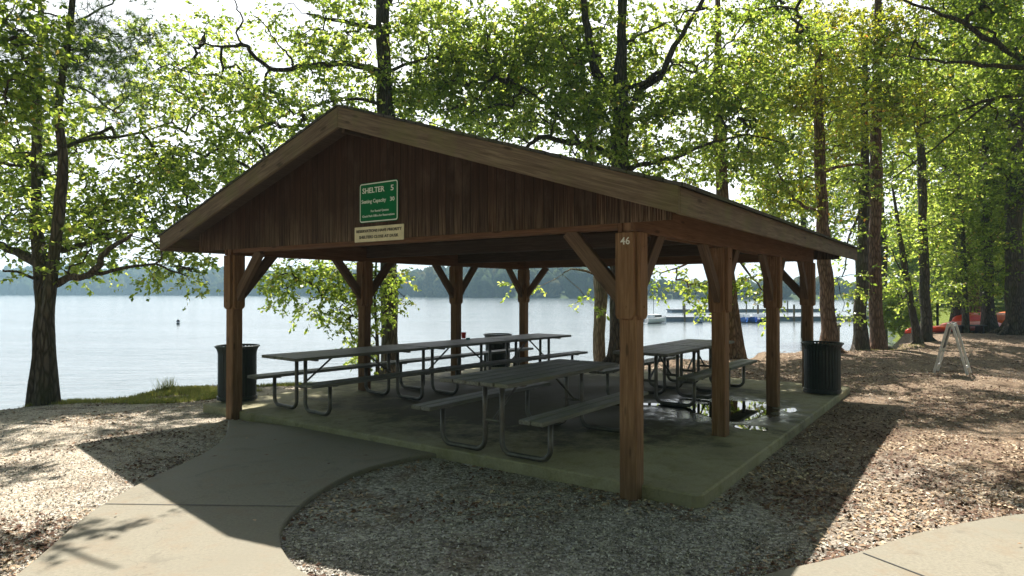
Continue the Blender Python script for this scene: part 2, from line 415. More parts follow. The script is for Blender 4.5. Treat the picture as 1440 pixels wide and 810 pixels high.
def graded(lo, hi, n, k):
    t = np.linspace(-1, 1, n); s_ = np.sinh(k * t) / np.sinh(k)
    return np.where(s_ < 0, -s_ * lo, s_ * hi)
gx = graded(-1500, 1500, 420, 7.2); gy = graded(-400, 1500, 460, 6.6) + 9
GX, GY = np.meshgrid(gx, gy)
GZ = ground_z(GX, GY)
nx, ny = len(gx), len(gy)
me = bpy.data.meshes.new('ground')
vv = np.stack([GX, GY, GZ], -1).reshape(-1, 3).astype(np.float32)
ii = np.arange(nx * ny).reshape(ny, nx)
quads = np.stack([ii[:-1, :-1], ii[:-1, 1:], ii[1:, 1:], ii[1:, :-1]], -1).reshape(-1, 4)
me.from_pydata(vv.tolist(), [], quads.tolist()); me.materials.append(M['ground_soil']); me.shade_smooth()
tag(link(bpy.data.objects.new('ground', me)), kind='structure')
b = MB(); b.add([(-1500, -380, WZ), (1500, -380, WZ), (1500, 1400, WZ), (-1500, 1400, WZ)], [(0, 1, 2, 3)])
tag(b.build('lake_water', 'lake_water'), kind='structure')

# concrete slab, path and second path
def smooth_poly(pts, n=6):
    out = []; N = len(pts)
    for i in range(N):
        p0, p1, p2, p3 = [Vector(pts[(i + k - 1) % N]) for k in range(4)]
        for j in range(n):
            u = j / n
            out.append(tuple(.5 * ((2 * p1) + (-p0 + p2) * u + (2 * p0 - 5 * p1 + 4 * p2 - p3) * u * u + (-p0 + 3 * p1 - 3 * p2 + p3) * u ** 3)))
    return out
def catmull(pts, n=6):
    pts = [Vector(p) for p in pts]; out = []
    for i in range(len(pts) - 1):
        p0, p1, p2, p3 = pts[max(i - 1, 0)], pts[i], pts[i + 1], pts[min(i + 2, len(pts) - 1)]
        for j in range(n):
            u = j / n
            out.append(.5 * ((2 * p1) + (-p0 + p2) * u + (2 * p0 - 5 * p1 + 4 * p2 - p3) * u * u + (-p0 + 3 * p1 - 3 * p2 + p3) * u ** 3))
    out.append(pts[-1]); return out
sl = MB(); r_ = .06
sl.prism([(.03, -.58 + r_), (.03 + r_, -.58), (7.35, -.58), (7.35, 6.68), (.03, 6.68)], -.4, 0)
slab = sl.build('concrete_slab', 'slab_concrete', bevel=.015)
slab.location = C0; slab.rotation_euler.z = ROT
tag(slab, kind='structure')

left_edge = [(-2.4, 1.2), (-2.75, 3.0), (-2.98, 4.1), (-3.2, 5.0), (-3.25, 5.83), (-3.2, 6.8), (-3.33, 7.6), (-3.72, 8.6)]
right_edge = [(-.15, 7.05), (-.62, 6.86), (-1.05, 6.6), (-1.42, 6.15), (-1.6, 5.6), (-1.66, 5.1), (-1.62, 4.6), (-1.42, 4.15), (-1.1, 3.8), (-.3, 3.3), (.6, 2.9), (1.0, 1.2)]
pe = [tuple(p) for p in catmull([Vector((x, y, 0)) for x, y in left_edge], 5)] + [tuple(p) for p in catmull([Vector((x, y, 0)) for x, y in right_edge], 5)]
pm = MB(); pm.prism([(p[0], p[1]) for p in pe], -.3, -.065)
tag(pm.build('path', 'path_concrete', bevel=.01), kind='structure')
pe2 = [tuple(p) for p in catmull([Vector((x, y, 0)) for x, y in [(.75, 3.42), (1.2, 3.72), (1.62, 3.95), (2.19, 4.2), (2.91, 4.6), (3.86, 4.95), (5.2, 5.2), (7.5, 5.4), (11, 5.2)]], 5)]
pe2 += [(11, 3.6), (7.5, 3.8), (5.4, 3.65), (4.2, 3.35), (3.2, 2.9), (2.4, 2.4), (1.0, 1.3)]
pm = MB(); pm.prism([(p[0], p[1]) for p in pe2], -.3, -.065)
tag(pm.build('path', 'path_concrete', bevel=.01), kind='structure')
# joints cut in the paths: dark, narrow strips
def strip(name, p, q, w, z, mat):
    p, q = Vector((*p, z)), Vector((*q, z)); d = (q - p).normalized(); n_ = Vector((-d.y, d.x, 0)) * w / 2
    b = MB(); b.add([p - n_, q - n_, q + n_, p + n_], [(0, 1, 2, 3)])
    return tag(b.build(name, mat), kind='structure')
strip('path_joint', (-3.2, 5.16), (-1.66, 5.10), .012, -.061, 'sign_black')
strip('path_joint', (-2.8, 3.2), (-.5, 3.35), .012, -.061, 'sign_black')
strip('path_joint', (2.24, 4.19), (2.95, 2.8), .012, -.061, 'sign_black')
strip('path_joint', (5.0, 5.12), (5.3, 3.68), .012, -.061, 'sign_black')

# puddle on the slab
pud = [(3.62, 1.50), (3.72, 1.1), (3.50, .75), (3.30, .45), (3.16, .12), (3.40, -.02), (3.72, -.08), (4.1, -.12), (4.45, -.02), (4.85, .10), (4.75, .45), (4.62, .8), (4.3, .78), (4.1, 1.0), (3.95, 1.25), (3.75, 1.6)]
b = MB()
for q in (smooth_poly([(x, y, 0) for x, y in pud]), smooth_poly([(2.76, -.2, 0), (2.86, -.36, 0), (3.02, -.28, 0), (2.98, -.02, 0), (2.84, .02, 0)]), smooth_poly([(4.2, -.3, 0), (4.35, -.36, 0), (4.6, -.28, 0), (4.4, -.18, 0)]), smooth_poly([(3.4, 1.62, 0), (3.5, 1.7, 0), (3.46, 2.0, 0), (3.36, 1.85, 0)])):
    b.add([(x, y, .004) for x, y, _ in q], [tuple(range(len(q)))])
o = b.build('puddle_water', 'puddle_water'); o.location = C0; o.rotation_euler.z = ROT; tag(o, kind='structure')

# ------------------------------------------------------------------ the shelter
BAY, WID = 2.305, 5.836
sh = empty('picnic_shelter', C0, ROT)
tag(sh, 'open brown timber picnic shelter with a low gable roof on a concrete pad', 'shelter')
PW = .155; HB = 2.10; HT = 2.33
E_TOP, E_OUT, PITCHR = 2.36, .667, .318     # eave top height, overhang, slope
def roof_z(b): return E_TOP + PITCHR * (min(b + E_OUT, WID + E_OUT - b))
A0, A1 = -.65, 3 * BAY + .65
posts = [(k * BAY, 0) for k in range(4)] + [(k * BAY, WID) for k in range(4)]
for (a, bb) in posts:
    po = board('post', 'post_wood', sh, (a, bb, -.14), (a, bb, HT), PW, PW, up=(1, 0, 0), bevel=.012)
    # cleats on the four faces, chamfered at their lower end
    for dx, dy in ((1, 0), (-1, 0), (0, 1), (0, -1)):
        th = .036; z0, z1 = 1.37, HB - .004
        prof = [(-PW / 2 + .004, z0 + .04), (-PW / 2 + .03, z0), (PW / 2 - .03, z0), (PW / 2 - .004, z0 + .04), (PW / 2 - .004, z1), (-PW / 2 + .004, z1)]
        ang = math.atan2(dy, dx)
        m = Matrix.Translation((a, bb, 0)) @ Matrix.Rotation(ang, 4, 'Z')
        cb = MB()
        d0, d1 = PW / 2 + .001, PW / 2 + th
        vs = [(d0, y, z) for y, z in prof] + [(d1, y, z - (.012 if i in (1, 2) else 0) * -1) for i, (y, z) in enumerate(prof)]
        n6 = 6
        cb.add(vs, [tuple(range(n6 - 1, -1, -1)), tuple(range(n6, 12))] + [(i, (i + 1) % n6, (i + 1) % n6 + n6, i + n6) for i in range(n6)], m)
        for zb in (z0 + .11, z1 - .12):
            cb.lathe([(0, d1 + .009), (.012, d1 + .009), (.013, d1 - .002)], 8, m @ Matrix.Translation((0, 0, zb)) @ Matrix.Rotation(math.pi / 2, 4, 'Y'))
        # local X along the grain: rotate mesh so texture runs vertically
        rot = Matrix.Rotation(math.pi / 2, 4, 'Y')
        cb.v = [tuple(rot @ Vector(p)) for p in cb.v]
        o = cb.build('cleat', 'post_wood', sh, bevel=.005, mw=rot.inverted())
# beams: two along the sides, two across the gables
for bb in (0, WID):
    for off in (-.058, .058):
        board('beam', 'beam_wood', sh, (-.10, bb + off, (HB + HT) / 2), (3 * BAY + .10, bb + off, (HB + HT) / 2), .04, HT - HB)
for aa in (0, 3 * BAY):
    for off in (-.058, .058):
        board('beam', 'beam_wood', sh, (aa + off, .085, (HB + HT) / 2 + .03), (aa + off, WID - .085, (HB + HT) / 2 + .03), .04, HT - HB)
for aa in (BAY, 2 * BAY):
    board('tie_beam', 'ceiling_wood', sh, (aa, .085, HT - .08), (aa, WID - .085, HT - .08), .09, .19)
def brace(a, bb, da, db):
    e = .60; z0 = 1.52
    p0 = Vector((a + da * .06, bb + db * .06, z0)); p1 = Vector((a + da * e, bb + db * e, z0 + e + .02))
    board('brace', 'brace_wood', sh, p0, p1, .07, .13, up=(0, 0, 1))
for a_i in range(4):
    for side, bb in ((1, 0), (-1, WID)):
        if a_i > 0: brace(a_i * BAY, bb, -1, 0)
        if a_i < 3: brace(a_i * BAY, bb, 1, 0)
        if a_i in (0, 3): brace(a_i * BAY, bb, 0, side)
# rafters and ridge
rt = .19
for k in range(13):
    aa = A0 + .06 + k * (A1 - A0 - .12) / 12
    for lo, hi in ((-E_OUT + .05, WID / 2 - .03), (WID + E_OUT - .05, WID / 2 + .03)):
        z0, z1 = roof_z(lo) - .115, roof_z(hi) - .115
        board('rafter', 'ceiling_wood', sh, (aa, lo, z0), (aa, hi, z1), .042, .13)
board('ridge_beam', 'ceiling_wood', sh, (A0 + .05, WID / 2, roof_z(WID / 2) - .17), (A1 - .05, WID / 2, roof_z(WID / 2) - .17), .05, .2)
# roof: boards below, shingles above, each slope one piece
for sgn in (0, 1):
    def yy(v): return v if sgn == 0 else WID - v
    lo, hi = -E_OUT - .02, WID / 2
    cth = math.cos(math.atan(PITCHR))
    def slab_(name, zo0, zo1, ext, mat):
        b = MB(); vs = []
        for zo in (zo0, zo1):
            for aa, v in ((A0 - ext, lo - ext), (A1 + ext, lo - ext), (A1 + ext, hi), (A0 - ext, hi)):
                vs.append((aa, yy(v), E_TOP + PITCHR * (v + E_OUT) + zo))
        f = [(3, 2, 1, 0), (4, 5, 6, 7), (0, 1, 5, 4), (1, 2, 6, 5), (2, 3, 7, 6), (3, 0, 4, 7)]
        if sgn: f = [tuple(reversed(q)) for q in f]
        b.add(vs, f); return b.build(name, mat, sh)
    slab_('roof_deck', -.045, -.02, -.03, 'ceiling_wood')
    # shingle courses: stepped strips
    b = MB(); n_c = 22
    for i in range(n_c):
        v0 = lo - .03 + (hi - lo + .03) * i / n_c; v1 = lo - .03 + (hi - lo + .03) * (i + 1) / n_c + (.0 if i == n_c - 1 else .02)
        zz = lambda v, o: E_TOP + PITCHR * (v + E_OUT) + o
        vs = [(A0 - .03, yy(v0), zz(v0, -.016)), (A1 + .03, yy(v0), zz(v0, -.016)), (A1 + .03, yy(v1), zz(v1, -.016)), (A0 - .03, yy(v1), zz(v1, -.016)),
              (A0 - .03, yy(v0), zz(v0, .012)), (A1 + .03, yy(v0), zz(v0, .012)), (A1 + .03, yy(v1), zz(v1, .002)), (A0 - .03, yy(v1), zz(v1, .002))]
        f = [(3, 2, 1, 0), (4, 5, 6, 7), (0, 1, 5, 4), (1, 2, 6, 5), (2, 3, 7, 6), (3, 0, 4, 7)]
        if sgn: f = [tuple(reversed(q)) for q in f]
        b.add(vs, f)
    b.build('roof_shingles', 'shingles', sh)
    # rake boards and eave fascia
    for aa in (A0, A1):
        b0 = Vector((aa, yy(-E_OUT - .0), E_TOP - .125)); b1 = Vector((aa, yy(WID / 2), roof_z(WID / 2) - .125))
        vs = []
        for dx in (-.02, .02):
            vs += [(aa + dx, yy(-E_OUT), E_TOP - .215), (aa + dx, yy(WID / 2 - .001), roof_z(WID / 2) - .225), (aa + dx, yy(WID / 2 - .001), roof_z(WID / 2) - .018), (aa + dx, yy(-E_OUT), E_TOP - .018)]
        ang = math.atan(PITCHR) * (1 if sgn == 0 else -1)
        rm = Matrix.Rotation(-(math.pi / 2) if sgn == 0 else math.pi / 2, 4, 'Z')
        mt = Matrix.Translation(vs[0]) @ Matrix.Rotation(ang, 4, 'X') @ Matrix.Rotation(math.pi / 2, 4, 'Z')
        inv = mt.inverted(); b = MB()
        b.add([inv @ Vector(p) for p in vs], [(3, 2, 1, 0), (4, 5, 6, 7), (0, 1, 5, 4), (1, 2, 6, 5), (2, 3, 7, 6), (3, 0, 4, 7)])
        b.build('rake_board', 'rake_wood', sh, bevel=.004, mw=mt)
    board('eave_fascia', 'rake_wood', sh, (A0 + .022, yy(-E_OUT + .018), E_TOP - .115), (A1 - .022, yy(-E_OUT + .018), E_TOP - .115), .036, .19)
# gable siding, front and back
for aa, sg in ((-.235, -1), (3 * BAY + .235, 1)):
    n_ = 1; xs = [-.45, WID / 2, WID + .45]; th = .016
    z_b = 2.158
    vs = [];
    for dx in (-th / 2, th / 2):
        vs += [(aa + dx, -.45, z_b), (aa + dx, WID + .45, z_b), (aa + dx, WID + .45, roof_z(WID + .45) - .047), (aa + dx, WID / 2, roof_z(WID / 2) - .047), (aa + dx, -.45, roof_z(-.45) - .047)]
    b = MB(); b.add(vs, [(4, 3, 2, 1, 0), (5, 6, 7, 8, 9)] + [(i, (i + 1) % 5, (i + 1) % 5 + 5, i + 5) for i in range(5)])
    b.build('gable_siding', 'siding_wood', sh)
# number on the corner post (post label)
o = text_mesh('number_plate', '46', .085, 'sign_white', sh, (0, 0, 0), .085); o['label'] = 'white number 46 at the top of the corner post'
o.matrix_local = Matrix.Translation((-(PW / 2 + .040), 0.0, 2.02)) @ Matrix.Rotation(-math.pi / 2, 4, 'Z')

# signs on the gable
def hit_siding(x, y, a0=-.245):
    d = Vector(ray(x, y)); o_ = Vector((0, 0, EYE)); n = S
    t_ = ((C0 + S * a0 - o_).dot(n)) / d.dot(n); p = o_ + d * t_
    return toAB(p)[1], p.z
def make_sign(name, label, x0, x1, ytl, ybl, ytr, ybr, rmat, bmat, lines, off, frame=None):
    bl, ztl = hit_siding(x0, ytl); br_, ztr = hit_siding(x1, ytr); _, zbl = hit_siding(x0, ybl); _, zbr = hit_siding(x1, ybr)
    w = bl - br_; h = ((ztl + ztr) - (zbl + zbr)) / 2; cz = (ztl + ztr + zbl + zbr) / 4; cb = (bl + br_) / 2
    root = empty(name); root.matrix_world = Matrix.Translation(AB(-.245 - off, cb, cz)) @ Matrix.Rotation(ROT - math.pi / 2, 4, 'Z')
    tag(root, label, 'sign')
    def rr(w, h, r, y0, y1):
        pts = []
        for cx, cy, a0 in ((w / 2 - r, h / 2 - r, 0), (-w / 2 + r, h / 2 - r, 90), (-w / 2 + r, -h / 2 + r, 180), (w / 2 - r, -h / 2 + r, 270)):
            for k in range(5): a_ = R(a0 + k * 22.5); pts.append((cx + r * math.cos(a_), cy + r * math.sin(a_)))
        b = MB(); b.prism(pts, y0, y1, Matrix.Rotation(math.pi / 2, 4, 'X')); return b
    rr(w, h, .03 if frame else .008, 0, .006).build('panel', rmat, root)
    if frame:
        rr(w - .012, h - .012, .026, .006, .0072).build('border', frame, root)
        rr(w - .034, h - .034, .018, .0072, .0084).build('panel_face', rmat, root)
    for (txt, sz, xx, zz, wd) in lines:
        text_mesh('lettering', txt, sz * h, bmat, root, (xx * w, -.0100, zz * h), wd * w)
    return root, w, h
make_sign('shelter_sign', 'green sign reading SHELTER 5 with white border on the brown gable', 507, 561, 259, 315, 252, 309, 'sign_green', 'sign_white',
          [('SHELTER', .19, -.13, .30, .58), ('5', .19, .36, .30, .075), ('Seating Capacity', .13, -.12, .03, .64), ('30', .14, .36, .03, .11),
           ('For Rental Quotes', .075, .04, -.22, .46), ('Check Park Office for Reservations', .075, 0, -.34, .84)], .006, 'sign_white')
make_sign('notice_sign', 'small cream notice board with two lines of capitals below the green sign', 500, 569, 321, 342, 314, 336, 'sign_cream', 'sign_black',
          [('RESERVATIONS HAVE PRIORITY', .27, 0, .2, .92), ('SHELTERS CLOSE AT DUSK', .27, 0, -.2, .80)], .006, None)

# ------------------------------------------------------------------ picnic tables
def make_table(a0, a1, bc, rot, label, height=.76):
    Ln = a1 - a0; root = empty('picnic_table', AB((a0 + a1) / 2, bc, 0), ROT + rot)
    tag(root, label, 'picnic table', 'grey picnic tables under the shelter')
    TW = .84; h = Ln / 2; n = 5; pw = TW / n
    for i in range(n):
        y = -TW / 2 + pw * (i + .5)
        board('tabletop_plank', 'table_wood', root, (-h + random.uniform(0, .012), y, height - .02), (h - random.uniform(0, .012), y, height - .02), pw - .012, .04, bevel=.006)
    for sy in (-1, 1):
        for k in (0, 1):
            y = sy * (.60 + k * .135 )
            board('bench_plank', 'table_wood', root, (-h, y, .435), (h, y, .435), .125, .04, bevel=.006)
    ix = h - .34
    for sx in (-1, 1):
        x = sx * ix
        for sy in (-1, 1):
            pts = []
            r = .11; yi, yo = .105 * sy, .665 * sy
            pts.append((x, yi, height - .045)); pts.append((x, yi, .45)); pts.append((x, yi, .03 + r))
            for k in range(1, 6):
                a_ = R(90 * k / 6); pts.append((x, yi + sy * (r - r * math.cos(a_)), .03 + r - r * math.sin(a_)))
            pts.append((x, yi + sy * r, .03)); pts.append((x, yo - sy * r, .03))
            for k in range(1, 6):
                a_ = R(90 * k / 6); pts.append((x, yo - sy * (r - r * math.sin(a_)), .03 + r - r * math.cos(a_)))
            pts.append((x, yo, .03 + r)); pts.append((x, yo, .412))
            b = MB(); b.tube(pts, .026, 10); b.build('leg', 'galv_steel', root, smooth=True)
            b = MB(); b.box(x - .03, x + .03, .54 * sy if sy > 0 else -.8, .80 if sy > 0 else -.54, .405, .414)
            b.build('bench_bracket', 'galv_steel', root)
        b = MB(); b.box(x - .022, x + .022, -TW / 2 + .04, TW / 2 - .04, height - .062, height - .041)
        b.build('cross_bar', 'galv_steel', root)
        b = MB(); b.tube([(x, -.13, .33), (x, .13, .33)], .018, 8); b.build('stretcher', 'galv_steel', root)
        b = MB(); b.tube([(x, 0, .34), (x - sx * .52, 0, height - .05)], .014, 8); b.build('diagonal_brace', 'galv_steel', root)
    return root
dr = .08
def t1b(a): return 5.10 - .08 * (a)
make_table(.15, 2.41, t1b(1.3), dr * -1, 'grey picnic table nearest the left corner post, first of the row of three')
make_table(2.44, 4.50, t1b(3.5), dr * -1, 'grey picnic table in the middle of the long left row of three')
make_table(4.53, 6.22, t1b(5.4), dr * -1, 'short grey picnic table at the lake end of the left row')
make_table(-.20, 2.06, 1.55, 0, 'weathered picnic table closest to the camera beside the numbered corner post')
make_table(3.44, 4.94, 1.50, 0, 'short grey picnic table behind the puddle, nearer of the right pair')
make_table(4.97, 6.45, 1.50, 0, 'short grey picnic table at the back right of the slab, farther of the pair')
# cup and lid
p = PX(652, 477, 10.7)
def cup_at(px, py, z, h, r, mat, name, label, cat):
    p = on_ground(px, py, z); b = MB(); b.lathe([(0, 0), (r * .78, 0), (r, h), (r * .93, h), (r * .72, .008), (0, .008)], 20)
    o = b.build(name, mat, smooth=False); o.location = (p.x, p.y, z + .001); return tag(o, label, cat)
cup_at(652, 476, .76, .11, .045, 'cup_red', 'drinking_cup', 'red cup standing on the long row of picnic tables', 'cup')
cup_at(658, 477.5, .76, .03, .04, 'teal_plastic', 'small_bowl', 'tiny teal bowl beside the red cup on the table', 'bowl')

# ------------------------------------------------------------------ litter bins
def make_bin():
    root = empty('litter_bin')
    r0, r1, H = .25, .285, .80
    b = MB(); n = 34
    for k in range(n):
        a_ = 2 * math.pi * k / n; ca, sa = math.cos(a_), math.sin(a_)
        m = Matrix.Rotation(a_, 4, 'Z')
        prof = [(r0 + .012, .06), (r0 + .012, .70), (r0 + .028, .76), (r0 + .05, .79)]
        w = .017
        vs = []
        for (r, z) in prof: vs += [(r, -w, z), (r, w, z), (r + .006, w, z), (r + .006, -w, z)]
        fs = []
        for i in range(3):
            o_ = i * 4
            for j in range(4): fs.append((o_ + j, o_ + (j + 1) % 4, o_ + 4 + (j + 1) % 4, o_ + 4 + j))
        b.add(vs, fs, m)
    b.build('slatted_body', 'can_paint', root)
    b = MB()
    for z, r in ((.80, r0 + .052),):
        pts = [(r * math.cos(2 * math.pi * k / 32), r * math.sin(2 * math.pi * k / 32), z) for k in range(33)]
        b.tube(pts, .014, 8, cap=False)
    b.build('rim', 'can_paint', root, smooth=True)
    b = MB(); b.lathe([(0, .02), (r0 + .03, .02), (r0 + .03, .07), (r0 + .016, .075), (0, .075)], 32); b.build('base_ring', 'can_paint', root)
    b = MB(); b.lathe([(r0 - .01, .06), (r0 - .005, .76), (r0 + .012, .775), (r0 - .015, .77), (r0 - .03, .08), (0, .08)], 32); b.build('liner', 'can_liner', root, smooth=True)
    return root
bin0 = make_bin()
spots = [((334, 564, -.0), 'dark slatted litter bin on the slab behind the left corner post'),
         ((700, 505, -.08), 'dark litter bin beyond the long table row at the lake side'),
         ((1156, 548, -.03), 'large black litter bin at the slab edge in front of the sunlit brown trunk')]
for i, ((x, y, z), lab) in enumerate(spots):
    o = bin0 if i == 0 else copy_tree(bin0)
    Y = (9.75, 14.3, 10.45)[i]
    p = PX(x, 450, Y); o.location = (p.x, Y, gz(p.x, Y) - .01 if i == 1 else 0.0); o.rotation_euler.z = i * .7
    if i == 2: o.scale = (1, 1, .99)
    tag(o, lab, 'litter bin', 'dark litter bins around the shelter')

# paper scrap
p = on_ground(390, 597, -.1)
b = MB(); b.add([(-.05, -.02, .0), (.05, -.03, .012), (.07, .03, .0), (0, .045, .02), (-.06, .03, .004)], [(0, 1, 3), (1, 2, 3), (0, 3, 4)])
o = b.build('paper_scrap', 'white_paint'); o.location = (p.x, p.y, gz(p.x, p.y) + .03 if gz(p.x, p.y) > -.09 else -.055); tag(o, 'crumpled scrap of white paper lying in front of the slab', 'paper')

# ------------------------------------------------------------------ white A-frame board
fr = empty('sandwich_board'); pA = on_ground(1339, 531, -.1)
pA.z = gz(pA.x, pA.y); fr.location = pA; fr.rotation_euler.z = R(49); fr.scale = (.95, .95, .95)
tag(fr, 'empty white A-frame sandwich board standing on the leaf litter', 'sandwich board')
for sg in (-1, 1):
    m = Matrix.Translation((0, sg * .03, 1.08)) @ Matrix.Rotation(sg * R(14), 4, 'X')
    pn = MB()
    for x in (-.27, .22): pn.box(x, x + .06, -.022, .022, -1.08, 0, m)
    pn.box(-.23, .23, -.012, .012, -.07, -.0, m); pn.box(-.23, .23, -.012, .012, -.96, -.90, m)
    f = pn.build('frame', 'white_paint', fr, bevel=.003)
b = MB()
for x in (-.2, .2): b.tube([(x, -.035, 1.085), (x, .035, 1.085)], .012, 8)
b.build('hinge', 'black_plastic', fr)
b = MB(); b.tube([(-.25, -.17, .5), (-.25, .17, .5)], .006, 6); b.build('spreader_bar', 'black_plastic', fr)
m_ = Matrix.Translation((0, .03, 1.08)) @ Matrix.Rotation(R(14), 4, 'X')
b = MB(); b.box(-.228, .228, -.006, .006, -.55, -.10, m_); b.build('panel', 'black_plastic', fr)

# ------------------------------------------------------------------ canoes on the shore
def make_canoe(mat, Ln=4.3, W_=.86, H=.36):
    root = empty('canoe'); N = 28; K = 12; vs = []; fs = []
    for i in range(N + 1):
        t_ = i / N * 2 - 1; w = W_ / 2 * (1 - abs(t_) ** 2.6) ** .8 + .006; sheer = .13 * abs(t_) ** 3; keel = .10 * max(0, abs(t_) - .72) / .28
        for j in range(K + 1):
            a_ = math.pi * j / K
            y = -math.cos(a_) * w; zz = (H * max(0, math.sin(a_)) ** .6) * (1 - abs(t_) ** 4.5) ** .75
            z = (H + 0 - 0) * 0 + zz * (1 + .0 * sheer) + (-sheer * (1 - math.sin(a_)) if False else 0) + .16 + -.0
            vs.append((t_ * Ln / 2, y, z - (sheer * .6) * (1 - math.sin(a_))))
    for i in range(N):
        for j in range(K):
            a_ = i * (K + 1) + j; fs.append((a_, a_ + 1, a_ + K + 2, a_ + K + 1))
    b = MB(); b.add(vs, fs); h = b.build('hull', mat, root, smooth=True)
    s = h.modifiers.new('Solid', 'SOLIDIFY'); s.thickness = .02
    for sd in (0, K):
        b = MB(); b.tube([vs[i * (K + 1) + sd] for i in range(N + 1)], .016, 6); b.build('gunwale', 'black_plastic', root)
    b = MB(); b.tube([(t_ * Ln / 2, 0, H * (1 - abs(t_) ** 4.5) ** .75 + .162) for t_ in np.linspace(-.97, .97, 21)], .012, 6); b.build('keel_strip', mat, root)
    b = MB()
    for x in (-1.1, 0, 1.1): b.box(x - .05, x + .05, -W_ / 2 * .9, W_ / 2 * .9, .17, .20)
    b.build('thwart', 'black_plastic', root)
    return root
cn = [('canoe_red', 1316, 26.5, R(12), 0, 'slim red canoe lying upside down nearest the water', 2.9, .6, .20),
      ('canoe_pink', 1366, 27.6, R(20), 0, 'faded pinkish red canoe upside down behind the white A-frame', 4.2, .85, .36),
      ('canoe_red', 1380, 28.9, R(24), .12, 'bright red canoe with raised end between the small trunks', 4.0, .9, .44),
      ('canoe_orange', 1414, 29.2, R(14), .1, 'orange canoe resting on the shore beside the biggest right trunk', 4.0, .9, .42),
      ('canoe_orange', 1452, 30.5, R(-14), .1, 'orange red canoe half hidden behind the biggest right trunk', 4.0, .9, .42)]
for mat, x, Y, rz, dz, lab, ln, w, h in cn:
    o = make_canoe(mat, ln, w, h); p = PX(x, 470, Y); o.location = (p.x, Y, gz(p.x, Y) + dz - .06); o.rotation_euler.z = rz
    tag(o, lab, 'canoe', 'canoes stored on the right bank')
def canoe_rack(x, Y):
    root = empty('canoe_rack'); p = PX(x, 470, Y); root.location = (p.x, Y, gz(p.x, Y)); root.rotation_euler.z = .3
    tag(root, 'low black wooden rack below the canoes', 'rack')
    b = MB(); b.box(-.75, .75, -.2, .2, .34, .38); b.build('rack_top', 'black_plastic', root)
    for sx in (-.6, .6):
        b = MB(); b.box(sx - .04, sx + .04, -.16, .16, 0, .34); b.build('leg', 'black_plastic', root)
canoe_rack(1362, 26.2)
# thin marker post on the lawn
p = PX(1318.5, 470, 31); b = MB(); b.tube([(0, 0, -.2), (0, 0, 1.15)], .055, 8)
o = b.build('marker_post', 'can_paint'); o.location = (p.x, 31, gz(p.x, 31)); tag(o, 'thin dark green post on the lawn left of the A-frame top', 'post')
# far rail fence at the lawn
# boulder by the brown trunk
def rock(px, Y, r, name, label, sz=(1, 1, 1)):
    p = PX(px, 450, Y); vs = []; fs = []; n1, n2 = 20, 12
    for i in range(n2 + 1):
        th = math.pi * i / n2
        for j in range(n1):
            ph = 2 * math.pi * j / n1; d = Vector((math.sin(th) * math.cos(ph), math.sin(th) * math.sin(ph), math.cos(th)))
            k = r * (1 + .28 * noise.noise(d * 1.6 + Vector((px, 0, 0))) + .1 * noise.noise(d * 5))
            vs.append((d.x * k * sz[0], d.y * k * sz[1], d.z * k * sz[2]))
    for i in range(n2):
        for j in range(n1): fs.append((i * n1 + j, i * n1 + (j + 1) % n1, (i + 1) * n1 + (j + 1) % n1, (i + 1) * n1 + j))
    b = MB(); b.add(vs, fs); o = b.build(name, 'stone', smooth=True); o.location = (p.x, Y, gz(p.x, Y) + r * .35); return tag(o, label, 'boulder')
rock(1246, 21.6, .26, 'boulder', 'dark mossy boulder beside the tall brown trunk', (1, 1, 1.35))

# ------------------------------------------------------------------ lake: buoy, piling, docks, boats
p = on_ground(250.5, 456, WZ); bu = empty('channel_buoy', (p.x, p.y, WZ))
tag(bu, 'small dark marker buoy floating alone on the open lake', 'buoy')
b = MB(); b.lathe([(0, -.2), (.10, -.2), (.12, .0), (.12, .28), (.07, .38), (0, .40)], 16); b.build('float', 'black_plastic', bu, smooth=True)
b = MB(); b.lathe([(.122, .12), (.124, .2)], 16); b.build('stripe', 'boat_white', bu)
pl = empty('mooring_post'); P_ = PX(1177, 470, 25); pl.location = (P_.x, 25, WZ)
tag(pl, 'weathered greenish mooring post in the water beside the brown trunk', 'mooring post')
b = MB(); b.tube([(0, 0, -1), (0, 0, 1.28)], .10, 12); b.build('pile', 'pale_bark', pl)
b = MB(); b.lathe([(0, 1.28), (.14, 1.28), (.15, 1.36), (.06, 1.45), (0, 1.46)], 12); b.build('cap', 'table_wood', pl)

def dock(x0, x1, Y, w, piles, label, deckmat='dock_wood', cover=None):
    p0, p1 = PX(x0, 450, Y), PX(x1, 450, Y * 1.04); root = empty('floating_dock', (p0.x, Y, WZ))
    tag(root, label, 'dock'); ln = p1.x - p0.x; root.rotation_euler.z = math.atan2(Y * .04, ln)
    b = MB(); b.box(0, ln, 0, w, .28, .42); b.build('deck', deckmat, root)
    b = MB(); b.box(.1, ln - .1, .1, w - .1, -.1, .279); b.build('float', 'dock_float', root)
    for k in range(piles):
        x = ln * (k + .5) / piles; b = MB(); b.tube([(x, -.12, -1), (x, -.12, 1.5)], .09, 8); b.build('pile', 'pale_bark', root)
    return root
dock(936, 1290, 58, 2.2, 7, 'long grey floating dock nearest to the shelter on the right side of the lake')
dock(945, 1180, 84, 2.0, 8, 'thin grey floating dock farther out behind the blue boats')
